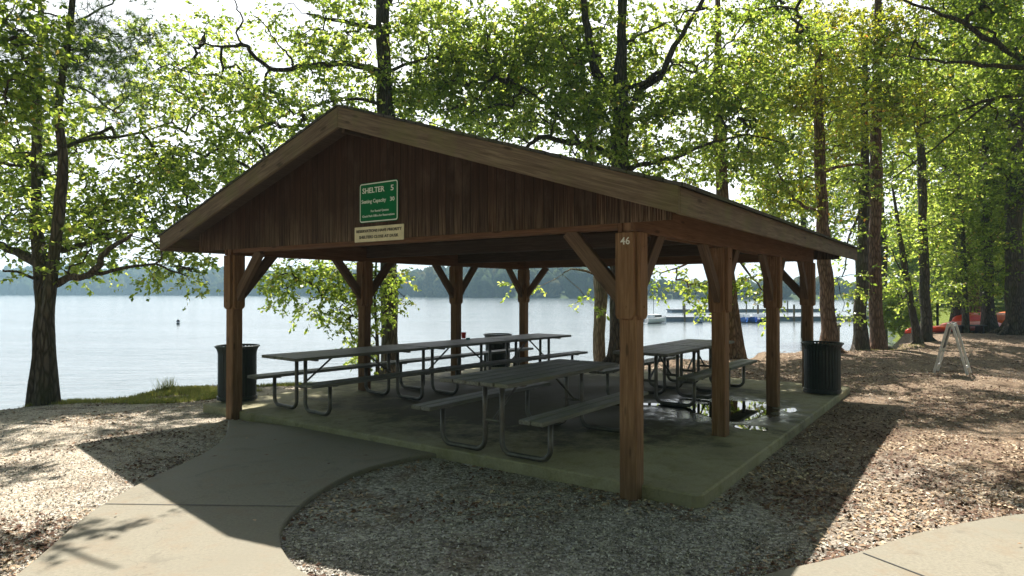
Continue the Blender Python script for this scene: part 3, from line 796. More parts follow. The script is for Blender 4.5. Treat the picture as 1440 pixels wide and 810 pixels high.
# blue paddle boats by the dock
def paddle_boat():
    root = empty('paddle_boat'); prof = []
    vs = []; fs = []; N, K = 8, 6
    for i in range(N + 1):
        t_ = i / N; w = .36 * (1 - .65 * max(0, t_ - .45) / .55); zt = .36 + .18 * t_ * t_
        for j in range(K + 1):
            a_ = -math.pi / 2 + math.pi * j / K
            vs.append((t_ * 2.0 - 1.0, math.sin(a_) * w, zt - .46 * math.cos(a_) ** .7 if abs(math.cos(a_)) > 1e-6 else zt))
    for i in range(N):
        for j in range(K): a_ = i * (K + 1) + j; fs.append((a_, a_ + 1, a_ + K + 2, a_ + K + 1))
    b = MB(); b.add(vs, fs); b.build('hull', 'blue_plastic', root, smooth=True)
    b = MB(); b.box(-.9, .3, -.3, .3, .30, .34); b.box(-.55, -.4, -.28, .28, .34, .72); b.build('seat', 'boat_white', root)
    return root
pb = None
labs = ['blue paddle boat moored at the left, apart from the other four', 'leftmost blue paddle boat of the four moored side by side', 'second from left of the four blue paddle boats side by side', 'third from left of the four blue paddle boats side by side', 'rightmost blue paddle boat of the four moored side by side']
for i, x in enumerate((983, 1044, 1054, 1064, 1074)):
    o = paddle_boat() if pb is None else copy_tree(pb)
    if pb is None: pb = o
    Y = 56.2; q = PX(x, 450, Y); o.location = (q.x, Y, WZ); o.rotation_euler.z = R(-90 + (i % 3 - 1) * 12)
    tag(o, labs[i], 'paddle boat', 'blue paddle boats moored at the dock')
# sail / pontoon boat
bt = empty('motor_boat'); q = PX(921, 450, 55); bt.location = (q.x, 55, WZ); bt.rotation_euler.z = R(35); bt.scale = (.8, .8, .8)
tag(bt, 'white motor boat with a short mast beside the left end of the dock', 'boat')
vs = []; fs = []; N, K = 12, 8
for i in range(N + 1):
    t_ = i / N; w = .7 * (1 - max(0, t_ - .5) ** 2 * 3.9); zt = .5 + .22 * t_ ** 2
    for j in range(K + 1):
        a_ = -math.pi / 2 + math.pi * j / K; vs.append((t_ * 3.4 - 1.7, math.sin(a_) * w, zt - .6 * max(0, math.cos(a_)) ** .6))
for i in range(N):
    for j in range(K): a_ = i * (K + 1) + j; fs.append((a_, a_ + 1, a_ + K + 2, a_ + K + 1))
b = MB(); b.add(vs, fs); b.build('hull', 'boat_white', bt, smooth=True)
b = MB(); b.box(-.7, .5, -.45, .45, .5, .95); b.build('cabin', 'boat_white', bt, bevel=.06)
b = MB(); b.box(-.5, .52, -.46, .46, .68, .86); b.build('window', 'black_plastic', bt)
b = MB(); b.tube([(-.2, 0, .9), (-.2, 0, 2.6)], .025, 8); b.tube([(-.2, 0, 2.0), (.5, 0, 2.1)], .02, 6); b.build('mast', 'galv_steel', bt)
b = MB(); b.box(-1.95, -1.65, -.15, .15, .2, .85); b.build('outboard_motor', 'black_plastic', bt, bevel=.04)

# ------------------------------------------------------------------ trees
def leaf_quads(pos, dirs, size, rng, flat=.55):
    """kite-shaped leaves: pos (N,3) base, dirs (N,3) pointing direction, size (N,)"""
    N = len(pos)
    d = dirs / (np.linalg.norm(dirs, axis=1, keepdims=True) + 1e-9)
    rn = rng.normal(size=(N, 3)); rn[:, 2] += flat * 2.2
    side = np.cross(d, rn); side /= (np.linalg.norm(side, axis=1, keepdims=True) + 1e-9)
    nrm = np.cross(side, d)
    s = size[:, None]
    v = np.empty((N, 4, 3))
    wd = rng.uniform(.24, .34, (N, 1)) * s
    v[:, 0] = pos
    v[:, 1] = pos + d * s * .55 + side * wd + nrm * s * .05
    v[:, 2] = pos + d * s - nrm * s * .08
    v[:, 3] = pos + d * s * .55 - side * wd + nrm * s * .05
    return v.reshape(-1, 3)
FILL = 2.1
def blob_points(blobs, spacing, seed, thr=.0):
    """cluster centres inside ellipsoids (centre, radii, fill)"""
    rng = np.random.default_rng(seed); pts = []
    for c, r, fill in blobs:
        vol = 4.19 * r[0] * r[1] * r[2]; n = int(vol / spacing ** 3 * fill * FILL) + 1
        q = rng.normal(size=(n * 2, 3)); q /= np.linalg.norm(q, axis=1, keepdims=True)
        q *= (rng.uniform(0, 1, (n * 2, 1)) ** .38)
        P = np.array(c) + q * np.array(r); k = 0
        for p in P:
            if noise.noise(Vector(p) * .85 + Vector((seed * 1.7, 0, 0))) > thr - .18:
                pts.append(p); k += 1
                if k >= n: break
    return np.array(pts)
LEAVES = 0; DEBUG = False
def make_tree(name, label, trunk, limbs, blobs, mat='oak_leaf', barkm='oak_bark', spacing=.5, per=60, lsize=.105, spread=.42, seed=1, group=None, cat='tree', pine=False, roots=4, flare=1.5, vcol=(.0, 1.0), thr=.0):
    """trunk, limbs: lists of (point, radius); blobs: crown volumes"""
    global LEAVES
    rng = np.random.default_rng(seed); base = Vector(trunk[0][0])
    if not pine and lsize < .15: lsize *= .96; per = int(per * .98)
    root = empty(name, base); tag(root, label, cat, group)
    tp = catmull([p for p, _ in trunk], 5); tr = np.interp(np.linspace(0, len(trunk) - 1, len(tp)), range(len(trunk)), [r for _, r in trunk])
    tp = [Vector(p) + Vector((noise.noise(Vector((i * .35, seed, 0))), noise.noise(Vector((i * .35, seed, 5))), 0)) * min(.05, tr[i] * .25) * (0 if i == 0 else 1) for i, p in enumerate(tp)]
    # flare the foot
    tr = [r * (1 + (flare - 1) * math.exp(-max(0, (p.z - base.z)) / .35)) for p, r in zip(tp, tr)]
    tb = MB(); loc = [p - base for p in tp]; tb.tube([loc[0] - Vector((0, 0, .35))] + loc, [tr[0] * 1.1] + list(tr), 14, jit=.35)
    for k in range(roots):
        a_ = 2 * math.pi * (k + rng.uniform(0, .5)) / roots; R0 = trunk[0][1]
        d = Vector((math.cos(a_), math.sin(a_), 0))
        tb.tube([d * R0 * .4 + Vector((0, 0, R0 * 1.6)), d * R0 * 1.25 + Vector((0, 0, R0 * .5)), d * R0 * 2.2 + Vector((0, 0, .0)), d * R0 * 3.4 + Vector((0, 0, -.12))], [R0 * .5, R0 * .42, R0 * .26, R0 * .1], 8, jit=.3)
    nodes = [np.array(p) for p in tp[len(tp) // 3:]]; nr = list(tr[len(tp) // 3:])
    for lm in limbs:
        lp = catmull([p for p, _ in lm], 4); lr = np.interp(np.linspace(0, len(lm) - 1, len(lp)), range(len(lm)), [r for _, r in lm])
        lp = [Vector(p) + Vector([noise.noise(Vector((i * .6, seed + 3.3, k_ * 7))) for k_ in range(3)]) * .07 * (0 if i == 0 else 1) for i, p in enumerate(lp)]
        tb.tube([p - base for p in lp], list(lr), 8, jit=.25)
        nodes += [np.array(p) for p in lp[1:]]; nr += list(lr[1:])
    if not blobs:
        tb.build('trunk', barkm, root, smooth=True); return root
    P = blob_points(blobs, spacing, seed, thr)
    # connect every cluster to the nearest wood
    nodes = np.array(nodes); ncount = len(nodes)
    dmin = np.array([np.min(np.linalg.norm(nodes - p, axis=1)) for p in P]); order = np.argsort(dmin)
    allp = list(nodes); parent = [-1] * ncount; A = np.empty((ncount + len(P) * 3, 3)); A[:ncount] = nodes; cnt = ncount
    segs = []; ends = []
    for oi in order:
        p = P[oi]; dd = np.linalg.norm(A[:cnt] - p, axis=1)
        dd = dd + .35 * np.maximum(0, A[:cnt, 2] - p[2])
        j = int(np.argmin(dd)); q = A[j].copy(); ln = np.linalg.norm(p - q)
        mid1 = q + (p - q) * .35 + rng.normal(size=3) * ln * .09 + np.array([0, 0, .06 * ln]); mid2 = q + (p - q) * .7 + rng.normal(size=3) * ln * .08 + np.array([0, 0, .05 * ln])
        ids = []
        for m_ in (mid1, mid2, p):
            A[cnt] = m_; ids.append(cnt); cnt += 1
        parent += [j, ids[0], ids[1]]
        segs.append((j, ids)); ends.append(ids[2])
    load = np.zeros(cnt)
    for e in ends: load[e] = 1
    for i in range(cnt - 1, ncount - 1, -1):
        if parent[i] >= 0: load[parent[i]] += load[i]
    br = tb; bb = np.array(base)
    rad = .0055 * np.maximum(load, 1) ** .5
    rad = np.minimum(rad, .05)
    for j, ids in segs:
        path = [A[j] - bb] + [A[k] - bb for k in ids]
        rr = [rad[ids[0]]] + [rad[k] for k in ids]
        br.tube(path, rr, 4, cap=False)
    tb.build('trunk', barkm, root, smooth=True)
    # leaves
    n = len(P)
    if pine:
        kk = 7
        tips = np.repeat(P, kk, 0) + rng.normal(size=(n * kk, 3)) * spread * .6
        N = per; pos = np.repeat(tips, N, 0); m_ = len(pos)
        d = rng.normal(size=(m_, 3)); d[:, 2] += .35; d /= np.linalg.norm(d, axis=1, keepdims=True)
        s = rng.uniform(.8, 1.2, m_)[:, None] * lsize
        side = np.cross(d, rng.normal(size=(m_, 3))); side /= np.linalg.norm(side, axis=1, keepdims=True)
        v = np.empty((m_, 3, 3)); v[:, 0] = pos - side * .0035; v[:, 1] = pos + side * .0035; v[:, 2] = pos + d * s
        npmesh('crown', v.reshape(-1, 3) - bb, 3, mat, root, rng.uniform(0, 1, m_)); LEAVES += m_; return root
    K = 5; par = np.array([A[parent[ends_]] for ends_ in ends]); PP = np.array([A[e] for e in ends])
    out = PP - par; out /= np.linalg.norm(out, axis=1, keepdims=True) + 1e-9
    tw = np.repeat(out, K, 0) * .5 + rng.normal(size=(n * K, 3)) * np.array([.75, .75, .38]); tw /= np.linalg.norm(tw, axis=1, keepdims=True) + 1e-9
    tl = rng.uniform(.5, 1.2, (n * K, 1)) * spread * 1.25; tb0 = np.repeat(PP, K, 0)
    m = max(1, per // K)
    tt = rng.uniform(.1, 1, (n * K * m, 1)) ** .7
    twr = np.repeat(tw, m, 0); pos = np.repeat(tb0, m, 0) + twr * np.repeat(tl, m, 0) * tt
    pos[:, 2] -= .12 * (tt[:, 0] ** 2) * np.repeat(tl, m, 0)[:, 0]
    dirs = twr * .6 + rng.normal(size=pos.shape) * np.array([.6, .6, .4]); dirs[:, 2] -= .25
    size = rng.uniform(.65, 1.2, len(pos)) * lsize
    v = leaf_quads(pos, dirs, size, rng)
    cv = np.repeat(rng.uniform(0, 1, n * K), m) * .35 + rng.uniform(0, 1, len(pos)) * .65
    lo, hi = vcol; cv = lo + (hi - lo) * cv; cv = np.where(rng.uniform(size=len(cv)) < .012, 1.0, cv)
    npmesh('crown', v - bb, 4, mat, root, cv); LEAVES += len(pos)
    return root
def LP(lst): return [(PX(x, y, Y), r) for x, y, Y, r in lst]
def foot(x, Y):
    p = PX(x, 450, Y); return Vector((p.x, Y, gz(p.x, Y)))
def BL(lst):
    """(px, py, Y, rx_px, ry_px, ry_m, fill) -> world ellipsoids"""
    out = []
    for x, y, Y, rx, ry, rd, fl in lst:
        k = Y / F; out.append((tuple(PX(x, y, Y)), (rx * k * 1.08, rd * .8, ry * k * 1.08), fl))
    return out

# 1 left oak: two stems at the water edge
f1 = foot(52, 10.5)
make_tree('oak_tree', 'dark forked oak at the left water edge with low spreading limbs',
    [(f1, .14), (PX(56, 500, 10.5), .11), (PX(58, 430, 10.5), .098), (PX(57, 365, 10.6), .10), (PX(50, 300, 10.9), .085), (PX(51, 220, 11.2), .075), (PX(54, 120, 11.6), .06), (PX(60, -60, 12), .04)],
    [LP([(60, 372, 10.6, .10), (30, 358, 10.8, .07), (0, 345, 11, .055), (-60, 320, 11.5, .03)]),
     LP([(66, 405, 10.5, .075), (95, 392, 10.3, .055), (120, 388, 10.1, .05), (140, 370, 9.9, .045), (152, 350, 9.8, .035), (185, 330, 9.8, .02)]),
     LP([(122, 388, 10.1, .035), (165, 380, 10.2, .028), (215, 372, 10.4, .02), (260, 385, 10.6, .01)]),
     LP([(75, 352, 10.7, .07), (105, 348, 10.9, .045), (150, 335, 11.2, .03), (200, 320, 11.6, .02)]),
     LP([(56, 395, 10.5, .03), (30, 385, 10.2, .02), (0, 380, 10, .012)]),
     LP([(51, 230, 11.2, .05), (110, 200, 11.8, .035), (180, 190, 12.4, .025), (240, 170, 13, .015)])],
    BL([(200, 345, 11.2, 105, 45, 1.3, 0.74), (95, 310, 11.2, 95, 55, 1.3, 0.55), (10, 310, 11, 55, 65, 1.2, 0.74), (255, 385, 11.0, 55, 24, .8, 0.74), (190, 255, 12.2, 95, 55, 1.4, 0.55),
        (20, 215, 11.5, 60, 45, 1.2, 0.52), (250, 300, 12, 60, 40, 1.2, 0.67), (60, 385, 10.2, 60, 18, .5, 0.37), (150, 160, 12.5, 90, 50, 1.4, 0.30), (-60, 200, 12, 60, 160, 1.6, 0.59), (150, 215, 12.8, 175, 170, 1.6, 0.22), (60, 230, 12.4, 80, 60, 1.2, 0.37), (330, 330, 12.4, 40, 40, .8, 0.37)]),
    seed=11, spacing=.47, per=50, lsize=.10, spread=.36, flare=1.1, roots=0)
# pine next to it
f2 = foot(66, 10.35)
make_tree('pine_tree', 'slender dark pine fused to the oak at the left water edge',
    [(f2, .15), (PX(67, 500, 10.3), .115), (PX(68, 430, 10.3), .088), (PX(77, 350, 10.3), .075), (PX(84, 290, 10.3), .075), (PX(89, 230, 10.3), .07), (PX(82, 150, 10.3), .062), (PX(92, 80, 10.3), .052), (PX(102, 0, 10.4), .045), (PX(112, -160, 10.6), .03)],
    [LP([(95, 120, 10.3, .022), (130, 130, 10.5, .016), (165, 160, 10.8, .01)]), LP([(100, 35, 10.3, .025), (125, 20, 10.6, .018), (165, 0, 11, .012)]),
     LP([(98, 35, 10.3, .022), (80, 20, 10, .016), (40, 12, 9.8, .01)]), LP([(92, 68, 10.3, .02), (130, 70, 10.4, .012), (180, 72, 10.6, .008)]), LP([(82, 150, 10.3, .02), (50, 160, 10.1, .012), (20, 175, 10, .008)])],
    BL([(60, 50, 10.4, 60, 40, 1.1, 1.0), (150, 25, 10.6, 65, 40, 1.1, .8), (140, 105, 10.6, 60, 40, 1.0, .8), (45, 140, 10.2, 45, 40, 1.0, 1.0), (150, 175, 10.8, 40, 22, .8, .8), (110, -90, 10.6, 90, 70, 1.3, .9)]),
    mat='needle', vcol=(0, 1), seed=12, flare=1.2, roots=0, spacing=.44, per=26, lsize=.17, spread=.40, pine=True, barkm='oak_bark')
# overhanging foliage from a tree outside the frame on the left
fo = foot(-230, 9.2)
OVER_L = [((-4.9, 10.2, 7.0), (1.0, .5, .3), 1.0), ((-3.9, 9.7, 6.7), (.5, .35, .25), .9), ((-2.75, 8.1, 6.2), (.6, .3, .2), 2.2), ((-2.0, 7.6, 5.9), (.45, .28, .18), 2.2), ((-6.3, 9.0, 6.4), (.9, .4, .3), .9), ((-3.2, 7.4, 6.0), (.55, .2, .16), 2.4), ((-6.2, 12.4, 8.2), (1.6, .5, .4), .8)]
make_tree('oak_tree', 'oak outside the left edge whose leafy branches hang in at the top corner',
    [(fo, .24), (PX(-235, 400, 9.2), .2), (PX(-220, 200, 9.2), .16), (PX(-200, 0, 9.3), .12), (PX(-190, -300, 9.4), .05)],
    [LP([(-225, 180, 9.2, .09), (-120, 110, 8.9, .05), (0, 60, 8.6, .02)]), LP([(-205, 40, 9.3, .09), (-100, -60, 9, .05), (20, -130, 9, .02)]), [(Vector((-9.0, 9.3, 6.2)), .09), (Vector((-6.6, 9.6, 6.9)), .06), (Vector((-4.8, 9.8, 6.9)), .045), (Vector((-3.2, 8.4, 6.3)), .03), (Vector((-2.1, 7.5, 5.9)), .015)]],
    OVER_L + BL([(-5, 50, 8.6, 60, 80, .8, 1.6), (-140, 30, 9, 80, 110, 1.2, .6), (20, 150, 8.8, 60, 34, .6, 1.4), (-60, -160, 9, 120, 80, 1.3, .5)]),
    mat='oak_leaf', seed=13, spacing=.42, per=55, lsize=.10, spread=.36, vcol=(0, .8))

# 2 oak behind the ridge
f3 = foot(549, 15.0)
make_tree('oak_tree', 'straight grey oak rising behind the shelter peak with long bent limbs to the left',
    [(f3, .24), (PX(548, 470, 15), .19), (PX(547, 380, 15), .175), (PX(546, 250, 15), .17), (PX(543, 160, 15), .165), (PX(540, 80, 15), .16), (PX(538, 0, 15), .14), (PX(545, -150, 15), .1), (PX(550, -350, 15), .04)],
    [LP([(541, 108, 15, .09), (512, 93, 14.7, .075), (470, 90, 14.4, .065), (435, 94, 14.2, .058), (398, 97, 14, .052), (372, 92, 13.9, .048), (352, 72, 13.8, .042), (338, 63, 13.8, .036), (305, 66, 13.7, .025), (280, 62, 13.7, .012)]),
     LP([(338, 63, 13.8, .028), (333, 45, 13.8, .022), (340, 30, 13.8, .02), (332, 10, 13.8, .016), (325, -8, 13.8, .01)]),
     LP([(410, 92, 14, .028), (408, 78, 14, .022), (392, 66, 13.9, .018), (378, 45, 13.8, .014), (355, 20, 13.8, .010)]),
     LP([(538, 40, 15, .075), (505, 34, 14.8, .055), (465, 28, 14.6, .045), (430, 20, 14.4, .025)]),
     LP([(545, 100, 15, .05), (575, 88, 15.2, .035), (615, 80, 15.4, .02)]),
     LP([(545, 150, 15, .05), (500, 138, 14.6, .035), (440, 150, 14.2, .02), (410, 165, 14, .012)]),
     LP([(540, 10, 15, .08), (565, -30, 15, .06), (620, -90, 15, .03)]), LP([(540, -10, 15, .08), (500, -60, 14.8, .06), (440, -120, 14.6, .03)])],
    BL([(445, 60, 14.3, 60, 32, 1.0, 0.74), (340, 150, 13.6, 75, 40, 1.1, 0.78), (430, 150, 14, 70, 35, 1.1, 0.66), (300, 215, 13.4, 80, 40, 1.2, 0.70), (250, 120, 13.6, 60, 25, .9, 0.66), (490, 20, 14.6, 50, 26, 1.0, 0.66), (560, 130, 15.2, 45, 35, 1.1, 0.90), (605, 60, 15.4, 60, 60, 1.3, 0.90), (500, 180, 14.6, 60, 20, .8, 0.74),
        (470, 110, 14.3, 55, 25, .8, 0.49), (300, 35, 13.6, 35, 20, .7, 0.29), (240, 245, 13.2, 60, 35, 1, 0.57), (480, -120, 15, 150, 70, 2.0, 0.29), (420, 115, 15.3, 190, 110, 1.8, 0.25), (380, 200, 15, 90, 60, 1.2, 0.41), (230, 60, 14.5, 70, 50, 1.1, 0.37)]),
    seed=21, spacing=.52, per=55, lsize=.115, spread=.42)
# sapling under it
f4 = foot(531, 14.0)
make_tree('young_tree', 'leafy sapling growing behind the left side posts at the lake edge',
    [(f4, .04), (PX(530, 470, 14), .032), (PX(527, 420, 14), .028), (PX(529, 370, 14), .02), (PX(532, 330, 14), .012)],
    [LP([(529, 480, 14, .018), (505, 450, 13.8, .012), (478, 425, 13.7, .006)]), LP([(529, 450, 14, .016), (555, 430, 14, .01), (572, 415, 14, .005)]), LP([(528, 400, 14, .016), (490, 385, 13.8, .01), (440, 400, 13.7, .005)])],
    BL([(480, 400, 13.8, 55, 26, .9, 1.2), (505, 445, 13.9, 40, 35, .8, 1.1), (450, 430, 13.8, 36, 18, .6, .9), (560, 420, 14, 22, 45, .6, .8), (395, 395, 13.6, 48, 26, .8, .9), (375, 425, 13.5, 26, 8, .4, .8), (515, 490, 14, 30, 22, .6, .8), (430, 370, 13.6, 60, 22, .8, .9)]),
    seed=22, spacing=.42, per=46, lsize=.10, spread=.30, roots=0, flare=1.2)

# 3 large oak centre right
f5 = foot(871, 16.2)
make_tree('oak_tree', 'large dark oak with three upright forks behind the middle of the roof',
    [(f5, .25), (PX(870, 400, 16.2), .22), (PX(871, 240, 16.2), .22), (PX(872, 180, 16.2), .21), (PX(873, 120, 16.2), .17), (PX(874, 60, 16.2), .13), (PX(875, 0, 16.2), .12), (PX(878, -200, 16.2), .06)],
    [LP([(868, 150, 16.2, .12), (848, 118, 16.1, .11), (834, 85, 16, .105), (826, 40, 16, .09), (820, -5, 16, .08), (810, -120, 16, .04)]),
     LP([(880, 160, 16.2, .1), (905, 125, 16.1, .08), (928, 108, 16, .08), (943, 75, 16, .075), (965, 40, 16, .065), (988, 0, 16, .055), (1020, -80, 16, .03)]),
     LP([(878, 122, 16.2, .06), (900, 120, 16, .055), (930, 100, 15.9, .05)]),
     LP([(866, 224, 16.2, .10), (840, 210, 16, .085), (800, 200, 15.7, .07), (765, 193, 15.5, .06), (745, 203, 15.4, .05), (738, 218, 15.3, .03)]),
     LP([(815, 202, 15.8, .05), (800, 180, 15.8, .045), (775, 152, 15.8, .04), (745, 130, 15.8, .03), (715, 112, 15.8, .02)]),
     LP([(845, 80, 16, .05), (815, 72, 16.2, .035), (780, 60, 16.4, .025), (740, 35, 16.6, .015)]),
     LP([(876, 238, 16.2, .085), (905, 232, 15.9, .06), (945, 222, 15.6, .05), (990, 205, 15.3, .035), (1050, 190, 15, .02), (1100, 200, 14.8, .01)]),
     LP([(880, 60, 16.2, .04), (905, 48, 16, .03), (945, 30, 15.9, .015)])],
    BL([(660, 110, 15.8, 75, 60, 1.5, 0.83), (745, 80, 15.8, 70, 55, 1.4, 0.79), (680, 190, 15.2, 60, 28, 1.0, 0.72), (790, 140, 15.6, 70, 50, 1.3, 0.79), (640, 30, 16, 70, 40, 1.4, 0.65), (850, 190, 15.6, 60, 35, 1.1, 0.79),
        (930, 180, 15.6, 70, 45, 1.3, 0.86), (1010, 160, 15.3, 70, 50, 1.4, 0.83), (1030, 215, 15, 80, 22, 1, 0.72), (800, 25, 16.3, 60, 35, 1.2, 0.58), (905, 70, 16.3, 45, 40, 1.1, 0.43), (1020, 95, 15.8, 40, 30, 1, 0.50), (740, 15, 16.4, 50, 28, 1, 0.65), (840, -130, 16.2, 220, 90, 2.5, 0.25), (1000, 30, 16.4, 45, 30, .9, 0.43), (600, 130, 15.8, 55, 50, 1.2, 0.65), (1060, 60, 16.5, 50, 40, 1.0, 0.65), (960, 230, 15.4, 50, 18, .8, 0.72), (720, 235, 15, 40, 14, .7, 0.58), (830, 110, 17.4, 250, 125, 2, 0.26)]),
    seed=31, spacing=.52, per=62, lsize=.12, spread=.44)
# pale trunk to its left
f6 = foot(843, 16.8)
make_tree('pale_tree', 'pale trunk with sunlit bark seen left of the numbered corner post',
    [(f6, .165), (PX(843, 450, 16.8), .15), (PX(845, 395, 16.8), .155), (PX(838, 300, 17), .12), (PX(830, 200, 17.3), .09), (PX(815, 80, 17.5), .04)],
    [LP([(846, 402, 16.8, .05), (835, 385, 16.6, .035), (810, 378, 16.3, .02), (790, 385, 16, .01)]), LP([(846, 398, 16.8, .05), (858, 385, 16.8, .04), (868, 368, 16.8, .03)])],
    BL([(770, 395, 15.9, 26, 10, .6, 1.2), (720, 402, 15.8, 20, 9, .5, 1.0), (825, 425, 16.1, 16, 9, .4, .9), (800, 100, 17.6, 90, 50, 1.4, .7), (880, 215, 17.3, 60, 30, 1.1, .8), (700, 150, 17.4, 60, 45, 1.2, .8)]),
    barkm='pale_bark', seed=32, spacing=.5, per=50, lsize=.12, spread=.4)
# trunk behind the second right post
f7 = foot(1029, 18.3)
make_tree('brown_tree', 'leaning brown trunk rising behind the second right side post',
    [(f7, .30), (PX(1027, 440, 18.3), .24), (PX(1022, 400, 18.3), .22), (PX(1016, 300, 18.3), .19), (PX(1012, 200, 18.3), .15), (PX(1010, 60, 18.3), .09), (PX(1008, -60, 18.4), .04)],
    [LP([(1018, 340, 18.3, .07), (985, 360, 17.8, .04), (945, 380, 17.2, .02)]), LP([(1018, 330, 18.3, .06), (1050, 380, 18, .03), (1075, 410, 17.8, .015)]), LP([(1014, 240, 18.3, .07), (1060, 215, 18.5, .04), (1100, 230, 18.8, .02)])],
    BL([(945, 395, 17.2, 60, 17, .9, 1.3), (1000, 425, 17.3, 28, 16, .6, 1.0), (1065, 395, 17.8, 32, 26, .8, .8), (1100, 425, 18, 22, 18, .5, .7), (1010, 225, 18.5, 60, 35, 1.2, .9), (1080, 245, 18.8, 55, 40, 1.2, .95), (980, 130, 18.5, 60, 40, 1.2, .7), (1060, 110, 18.8, 60, 45, 1.4, .9)]),
    barkm='brown_bark', seed=33, spacing=.52, per=50, lsize=.12, spread=.42)

# right hand group
def rt_tree(name, label, x, Y, pts, limbs, blobs, barkm, seed, mat='oak_leaf', **kw):
    kw.setdefault('spacing', .58); kw.setdefault('per', 38); kw.setdefault('lsize', .13); kw.setdefault('spread', .48)
    f = foot(x, Y); tr = [(f, pts[0])] + [(PX(a, b_, Y), r) for a, b_, r in pts[1:]]
    return make_tree(name, label, tr, [LP([(a, b_, Y + dy, r) for a, b_, dy, r in lm]) for lm in limbs], BL(blobs), mat=mat, barkm=barkm, seed=seed, **kw)
rt_tree('brown_tree', 'sunlit brown trunk directly behind the black litter bin', 1165, 19.5,
    [.23, (1164, 440, .20), (1160, 370, .19), (1156, 300, .175), (1153, 240, .165), (1152, 180, .13), (1150, 40, .07)],
    [[(1156, 296, 0, .06), (1135, 292, -.3, .05), (1118, 280, -.6, .045), (1105, 262, -.8, .035), (1092, 238, -1, .02)], [(1154, 245, 0, .06), (1175, 235, .2, .05), (1215, 232, .4, .03)], [(1156, 255, 0, .04), (1140, 250, -.2, .03), (1115, 235, -.5, .015)]],
    [(1110, 270, 19, 50, 40, 1.2, .9), (1150, 170, 19.3, 70, 50, 1.5, 1.0), (1100, 180, 19, 50, 40, 1.2, .9), (1130, 80, 19.3, 80, 50, 1.5, .9), (1085, 310, 19.2, 30, 22, .8, .6), (1180, 300, 20, 18, 40, .6, .5)],
    'brown_bark', 41, mat='yellow_leaf', vcol=(0, .86))
rt_tree('oak_tree', 'dark trunk just left of the tallest brown trunk', 1208, 21.3,
    [.24, (1210, 440, .185), (1213, 350, .17), (1215, 280, .16), (1216, 180, .11), (1216, 60, .06)],
    [[(1214, 290, 0, .06), (1195, 330, -.5, .03), (1185, 390, -.8, .015)], [(1215, 260, 0, .05), (1190, 250, -.4, .03), (1170, 262, -.6, .015)]],
    [(1190, 400, 20.6, 24, 22, .7, .8), (1185, 440, 20.6, 26, 12, .6, .8), (1195, 240, 21, 45, 45, 1.2, 1.0), (1190, 340, 21, 22, 30, .8, .6), (1200, 120, 21, 70, 60, 1.5, 1.0)],
    'oak_bark', 42)
rt_tree('brown_tree', 'tall straight red-brown trunk with the boulder at its foot', 1233, 21.6,
    [.24, (1232, 440, .20), (1230, 350, .195), (1231, 260, .185), (1232, 190, .17), (1234, 60, .13), (1236, -100, .08)],
    [[(1232, 180, 0, .05), (1275, 160, .3, .035), (1330, 170, .6, .015)], [(1232, 120, 0, .05), (1190, 95, -.3, .035), (1150, 100, -.5, .015)], [(1234, 60, 0, .06), (1290, 30, 0, .03)]],
    [(1240, 120, 21.5, 75, 55, 1.5, 1.15), (1180, 40, 21, 70, 45, 1.5, 1.0), (1270, 40, 21.5, 70, 45, 1.5, 1.05), (1270, 170, 21.6, 40, 30, 1.1, 1.0), (1240, -80, 21.6, 120, 60, 2, .35)],
    'brown_bark', 43, mat='yellow_leaf', vcol=(0, .84))
rt_tree('young_tree', 'thin leaning dark trunk rising beside the red canoe tip', 1290, 22.2,
    [.13, (1284, 445, .11), (1277, 405, .10), (1271, 365, .09), (1262, 310, .06), (1255, 260, .03)],
    [[(1275, 395, 0, .03), (1262, 372, 0, .02), (1252, 345, 0, .01)], [(1278, 410, 0, .03), (1262, 430, -.2, .015)]],
    [(1262, 330, 22.2, 28, 30, .9, 1.0), (1258, 400, 22, 26, 20, .8, .9), (1290, 350, 22.4, 25, 30, .9, .8), (1262, 420, 22, 22, 16, .7, .7)],
    'oak_bark', 44, roots=2)
rt_tree('oak_tree', 'straight dark trunk just right of the thin leaning one', 1301, 22.6,
    [.17, (1301, 430, .16), (1299, 350, .15), (1297, 280, .14), (1295, 210, .12), (1292, 120, .08), (1290, 20, .05)],
    [[(1296, 240, 0, .04), (1270, 215, 0, .025), (1250, 222, 0, .012)], [(1297, 260, 0, .04), (1330, 240, .3, .025), (1350, 250, .4, .012)]],
    [(1325, 230, 22.8, 45, 50, 1.3, 1.0), (1310, 120, 22.8, 60, 60, 1.6, 1.0), (1320, 320, 23, 28, 50, 1, .85), (1265, 250, 22.4, 30, 26, .8, .6), (1322, 395, 23, 22, 25, .8, .9)],
    'oak_bark', 45)
rt_tree('young_tree', 'slim dark trunk standing in front of the pink canoe', 1357, 26.0,
    [.12, (1357, 440, .11), (1356, 380, .1), (1354, 320, .07), (1352, 250, .04)], [[(1356, 380, 0, .03), (1375, 350, 0, .015)]],
    [(1350, 330, 26, 32, 50, 1.2, 1.0), (1352, 400, 25.8, 32, 26, 1, 1.1), (1345, 412, 25.6, 24, 12, .8, .8)], 'oak_bark', 46, vcol=(0, .8), roots=2)
rt_tree('brown_tree', 'short leaning brown trunk above the bright red canoe', 1377, 30.5,
    [.26, (1371, 440, .22), (1367, 400, .2), (1362, 340, .14), (1360, 260, .08)], [],
    [(1370, 350, 30.5, 30, 45, 1.5, .8), (1375, 398, 30.2, 28, 16, 1, .9), (1370, 250, 30.5, 40, 60, 1.6, 1.1)], 'brown_bark', 47, vcol=(0, .8))
